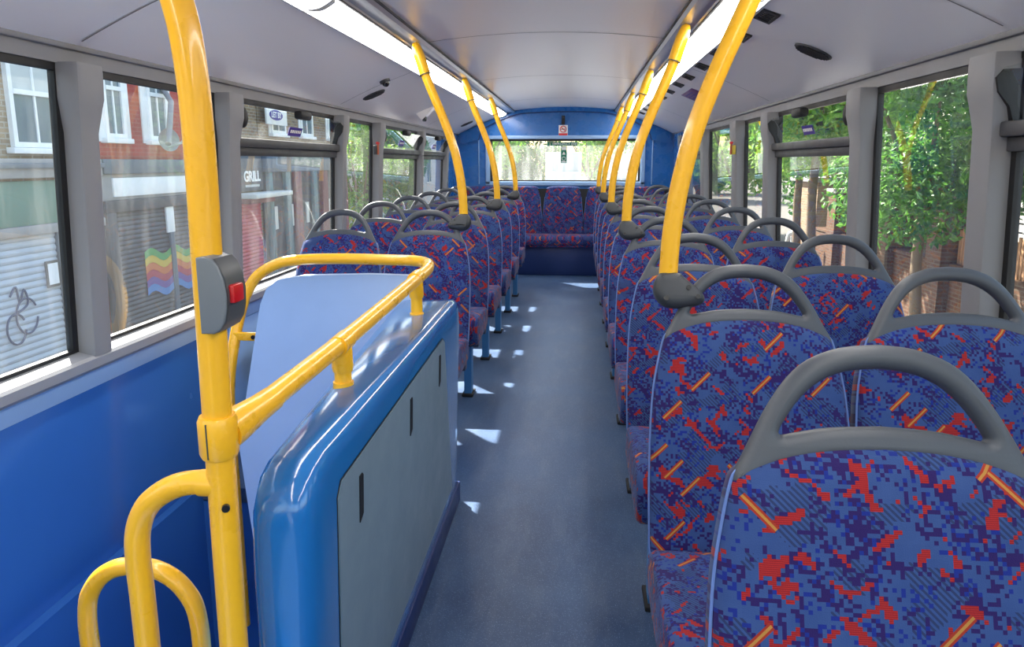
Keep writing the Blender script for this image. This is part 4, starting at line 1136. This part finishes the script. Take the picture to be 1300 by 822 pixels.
# pedestrian
def person(loc, rz):
    t = empty('person', loc, rz); tag(t, 'person with dark hair in a white printed top walking on the right pavement', 'person')
    J = {'pel': (0, 0, .95, .13, .10), 'wst': (0, 0, 1.10, .12, .09), 'chs': (0, 0, 1.30, .15, .105), 'nkb': (0, 0, 1.45, .075, .065), 'nk': (0, .01, 1.50, .05, .05), 'hd': (0, .02, 1.58, .07, .08), 'hdt': (0, .02, 1.68, .065, .075),
         'hl': (-.09, 0, .90, .09, .09), 'kl': (-.10, .10, .50, .058, .058), 'al': (-.10, .06, .09, .04, .04), 'tl': (-.10, .22, .04, .04, .03),
         'hr': (.09, 0, .90, .09, .09), 'kr': (.10, .02, .50, .058, .058), 'ar': (.10, -.20, .12, .04, .04), 'tr': (.10, -.06, .04, .04, .03),
         'sl': (-.18, 0, 1.40, .055, .055), 'el': (-.24, -.05, 1.13, .042, .042), 'wl': (-.24, .04, .90, .03, .03), 'fl': (-.24, .07, .80, .035, .022),
         'sr': (.18, 0, 1.40, .055, .055), 'er': (.24, .03, 1.13, .042, .042), 'wr': (.23, .16, .94, .03, .03), 'fr': (.22, .23, .88, .035, .022)}
    E = [('pel', 'wst'), ('wst', 'chs'), ('chs', 'nkb'), ('nkb', 'nk'), ('nk', 'hd'), ('hd', 'hdt'), ('pel', 'hl'), ('hl', 'kl'), ('kl', 'al'), ('al', 'tl'), ('pel', 'hr'), ('hr', 'kr'), ('kr', 'ar'), ('ar', 'tr'), ('nkb', 'sl'), ('sl', 'el'), ('el', 'wl'), ('wl', 'fl'), ('nkb', 'sr'), ('sr', 'er'), ('er', 'wr'), ('wr', 'fr')]
    nm = list(J)
    def skin(name, names, edges, grow, mat, root=0):
        me = bpy.data.meshes.new(name); me.from_pydata([J[q][:3] for q in names], [(names.index(a), names.index(b)) for a, b in edges], [])
        o = bpy.data.objects.new(name, me); C.objects.link(o)
        o.modifiers.new('s', 'SKIN'); sb = o.modifiers.new('d', 'SUBSURF'); sb.levels = sb.render_levels = 1
        for i, q in enumerate(names): me.skin_vertices[0].data[i].radius = (J[q][3] + grow, J[q][4] + grow); me.skin_vertices[0].data[i].use_root = (i == root)
        dg = bpy.context.evaluated_depsgraph_get(); m2 = bpy.data.meshes.new_from_object(o.evaluated_get(dg))
        bpy.data.objects.remove(o); m2.materials.clear(); m2.materials.append(mat); m2.name = name
        m2.polygons.foreach_set('use_smooth', [True] * len(m2.polygons))
        o = bpy.data.objects.new(name, m2); C.objects.link(o); o.parent = t; return o
    skin('body', nm, E, 0, M['skin'])
    tn = ['pel', 'wst', 'chs', 'nkb', 'sl', 'el', 'sr', 'er']
    top = skin('white_top', tn, [e for e in E if e[0] in tn and e[1] in tn], .014, M['white'])
    ln = ['pel', 'hl', 'kl', 'al', 'hr', 'kr', 'ar']
    skin('trousers', ln, [e for e in E if e[0] in ln and e[1] in ln], .013, M['shopdark'])
    MB().ball((0, .0, 1.665), .088, .105, .085).build('hair', M['hair'], t)
    MB().box(-.06, .06, .118, .128, 1.22, 1.34, .004).build('print_patch', M['shopdark'], top)
person((5.95, 19.8, G), PI)

# vehicles beyond the rear window
def vehicle(name, loc, L, W, Ht, cab, mat, label, cat, stripe=None, low=.35):
    t = empty(name, loc); tag(t, label, cat)
    w = W / 2
    if cab == 'lorry':
        MB().box(-w, w, 1.9, L, .75, Ht, .04).build('cargo_box', mat, t)
        MB().rings([[(-w * .95, y, z) for y, z in ((0.1, .45), (.0, 1.2), (.18, 2.3), (.5, 2.75), (1.8, 2.85), (1.8, .45))], [(w * .95, y, z) for y, z in ((0.1, .45), (.0, 1.2), (.18, 2.3), (.5, 2.75), (1.8, 2.85), (1.8, .45))]]).build('cab', mat, t, angle=20)
        MB().quad((-w * .85, .01, 1.32), (w * .85, .01, 1.32), (w * .82, .16, 2.25), (-w * .82, .16, 2.25)).build('windscreen', M['pane'], t, smooth=False)
        MB().box(-w * .9, w * .9, .2, L, .45, .75).build('chassis', M['shopdark'], t, smooth=False)
        MB().box(-w * .9, w * .9, -.04, .06, .62, .95, .02).build('front_band', M['cargreen'], t)
        zs = (1.0, L - 1.2)
    else:
        pr = [(0, .35), (0, .75), (.9, .92), (1.5, Ht), (L - 1.0, Ht), (L - .2, .95), (L, .85), (L, .35)]
        MB().prism(pr, 'x', -w, w).build('body_shell', mat, t, angle=20)
        MB().quad((-w * .85, .94, .97), (w * .85, .94, .97), (w * .78, 1.46, Ht - .05), (-w * .78, 1.46, Ht - .05)).build('windscreen', M['pane'], t, smooth=False)
        for s in (-1, 1):
            MB().quad((s * (w + .004), 1.2, .95), (s * (w + .004), L - .6, .95), (s * (w + .004), L - 1.05, Ht - .07), (s * (w + .004), 1.6, Ht - .07)).build('side_glass', M['pane'], t, smooth=False)
        zs = (.85, L - .85)
    for s in (-1, 1):
        for y in zs:
            MB().tube([(s * (w - .2), y, low), (s * w, y, low)], low, 20).build('wheel', M['tyre'], t)
    return t
vehicle('lorry', (-1.0, 46.0, STREET), 7.5, 2.4, 4.1, 'lorry', M['vanwhite'], 'white lorry following in the street behind the bus', 'lorry', low=.45)
vehicle('car', (2.2, 40.0, STREET), 4.3, 1.8, 1.5, 'car', M['carred'], 'small red car at the kerb behind the bus', 'car', low=.32)
vehicle('lorry', (3.2, 52.0, STREET), 6.5, 2.3, 3.6, 'lorry', M['vanwhite'], 'white delivery lorry parked on the right of the street, far behind', 'lorry', low=.45)

# ------------------------------------------------------------------ light
w = bpy.data.worlds.new('World'); S.world = w; w.use_nodes = True
nt = w.node_tree; nt.nodes.clear()
sky = nt.nodes.new('ShaderNodeTexSky'); sky.sky_type = 'NISHITA'; sky.sun_disc = False
sky.sun_elevation = math.radians(42.3); sky.sun_rotation = math.radians(318); sky.air_density = 1.3; sky.dust_density = 2.5; sky.ozone_density = 1.0
bg = nt.nodes.new('ShaderNodeBackground'); bg.inputs[1].default_value = .50
out = nt.nodes.new('ShaderNodeOutputWorld'); nt.links.new(sky.outputs[0], bg.inputs[0]); nt.links.new(bg.outputs[0], out.inputs[0])
sun = bpy.data.lights.new('Sun', 'SUN'); sun.energy = 24; sun.angle = math.radians(.6); sun.color = (1, .95, .86)
so = bpy.data.objects.new('Sun', sun); C.objects.link(so)
so.rotation_euler = Vector((1.09, -1.26, -1.49)).to_track_quat('-Z', 'Y').to_euler()
so.location = (-10, 10, 14)

S.cycles.transparent_max_bounces = 12
S.cycles.max_bounces = 8; S.cycles.diffuse_bounces = 5
S.cycles.use_denoising = True
S.view_settings.view_transform = 'Standard'; S.view_settings.look = 'None'
S.view_settings.exposure = 0.3; S.view_settings.gamma = 1.0
S.view_settings.use_curve_mapping = False
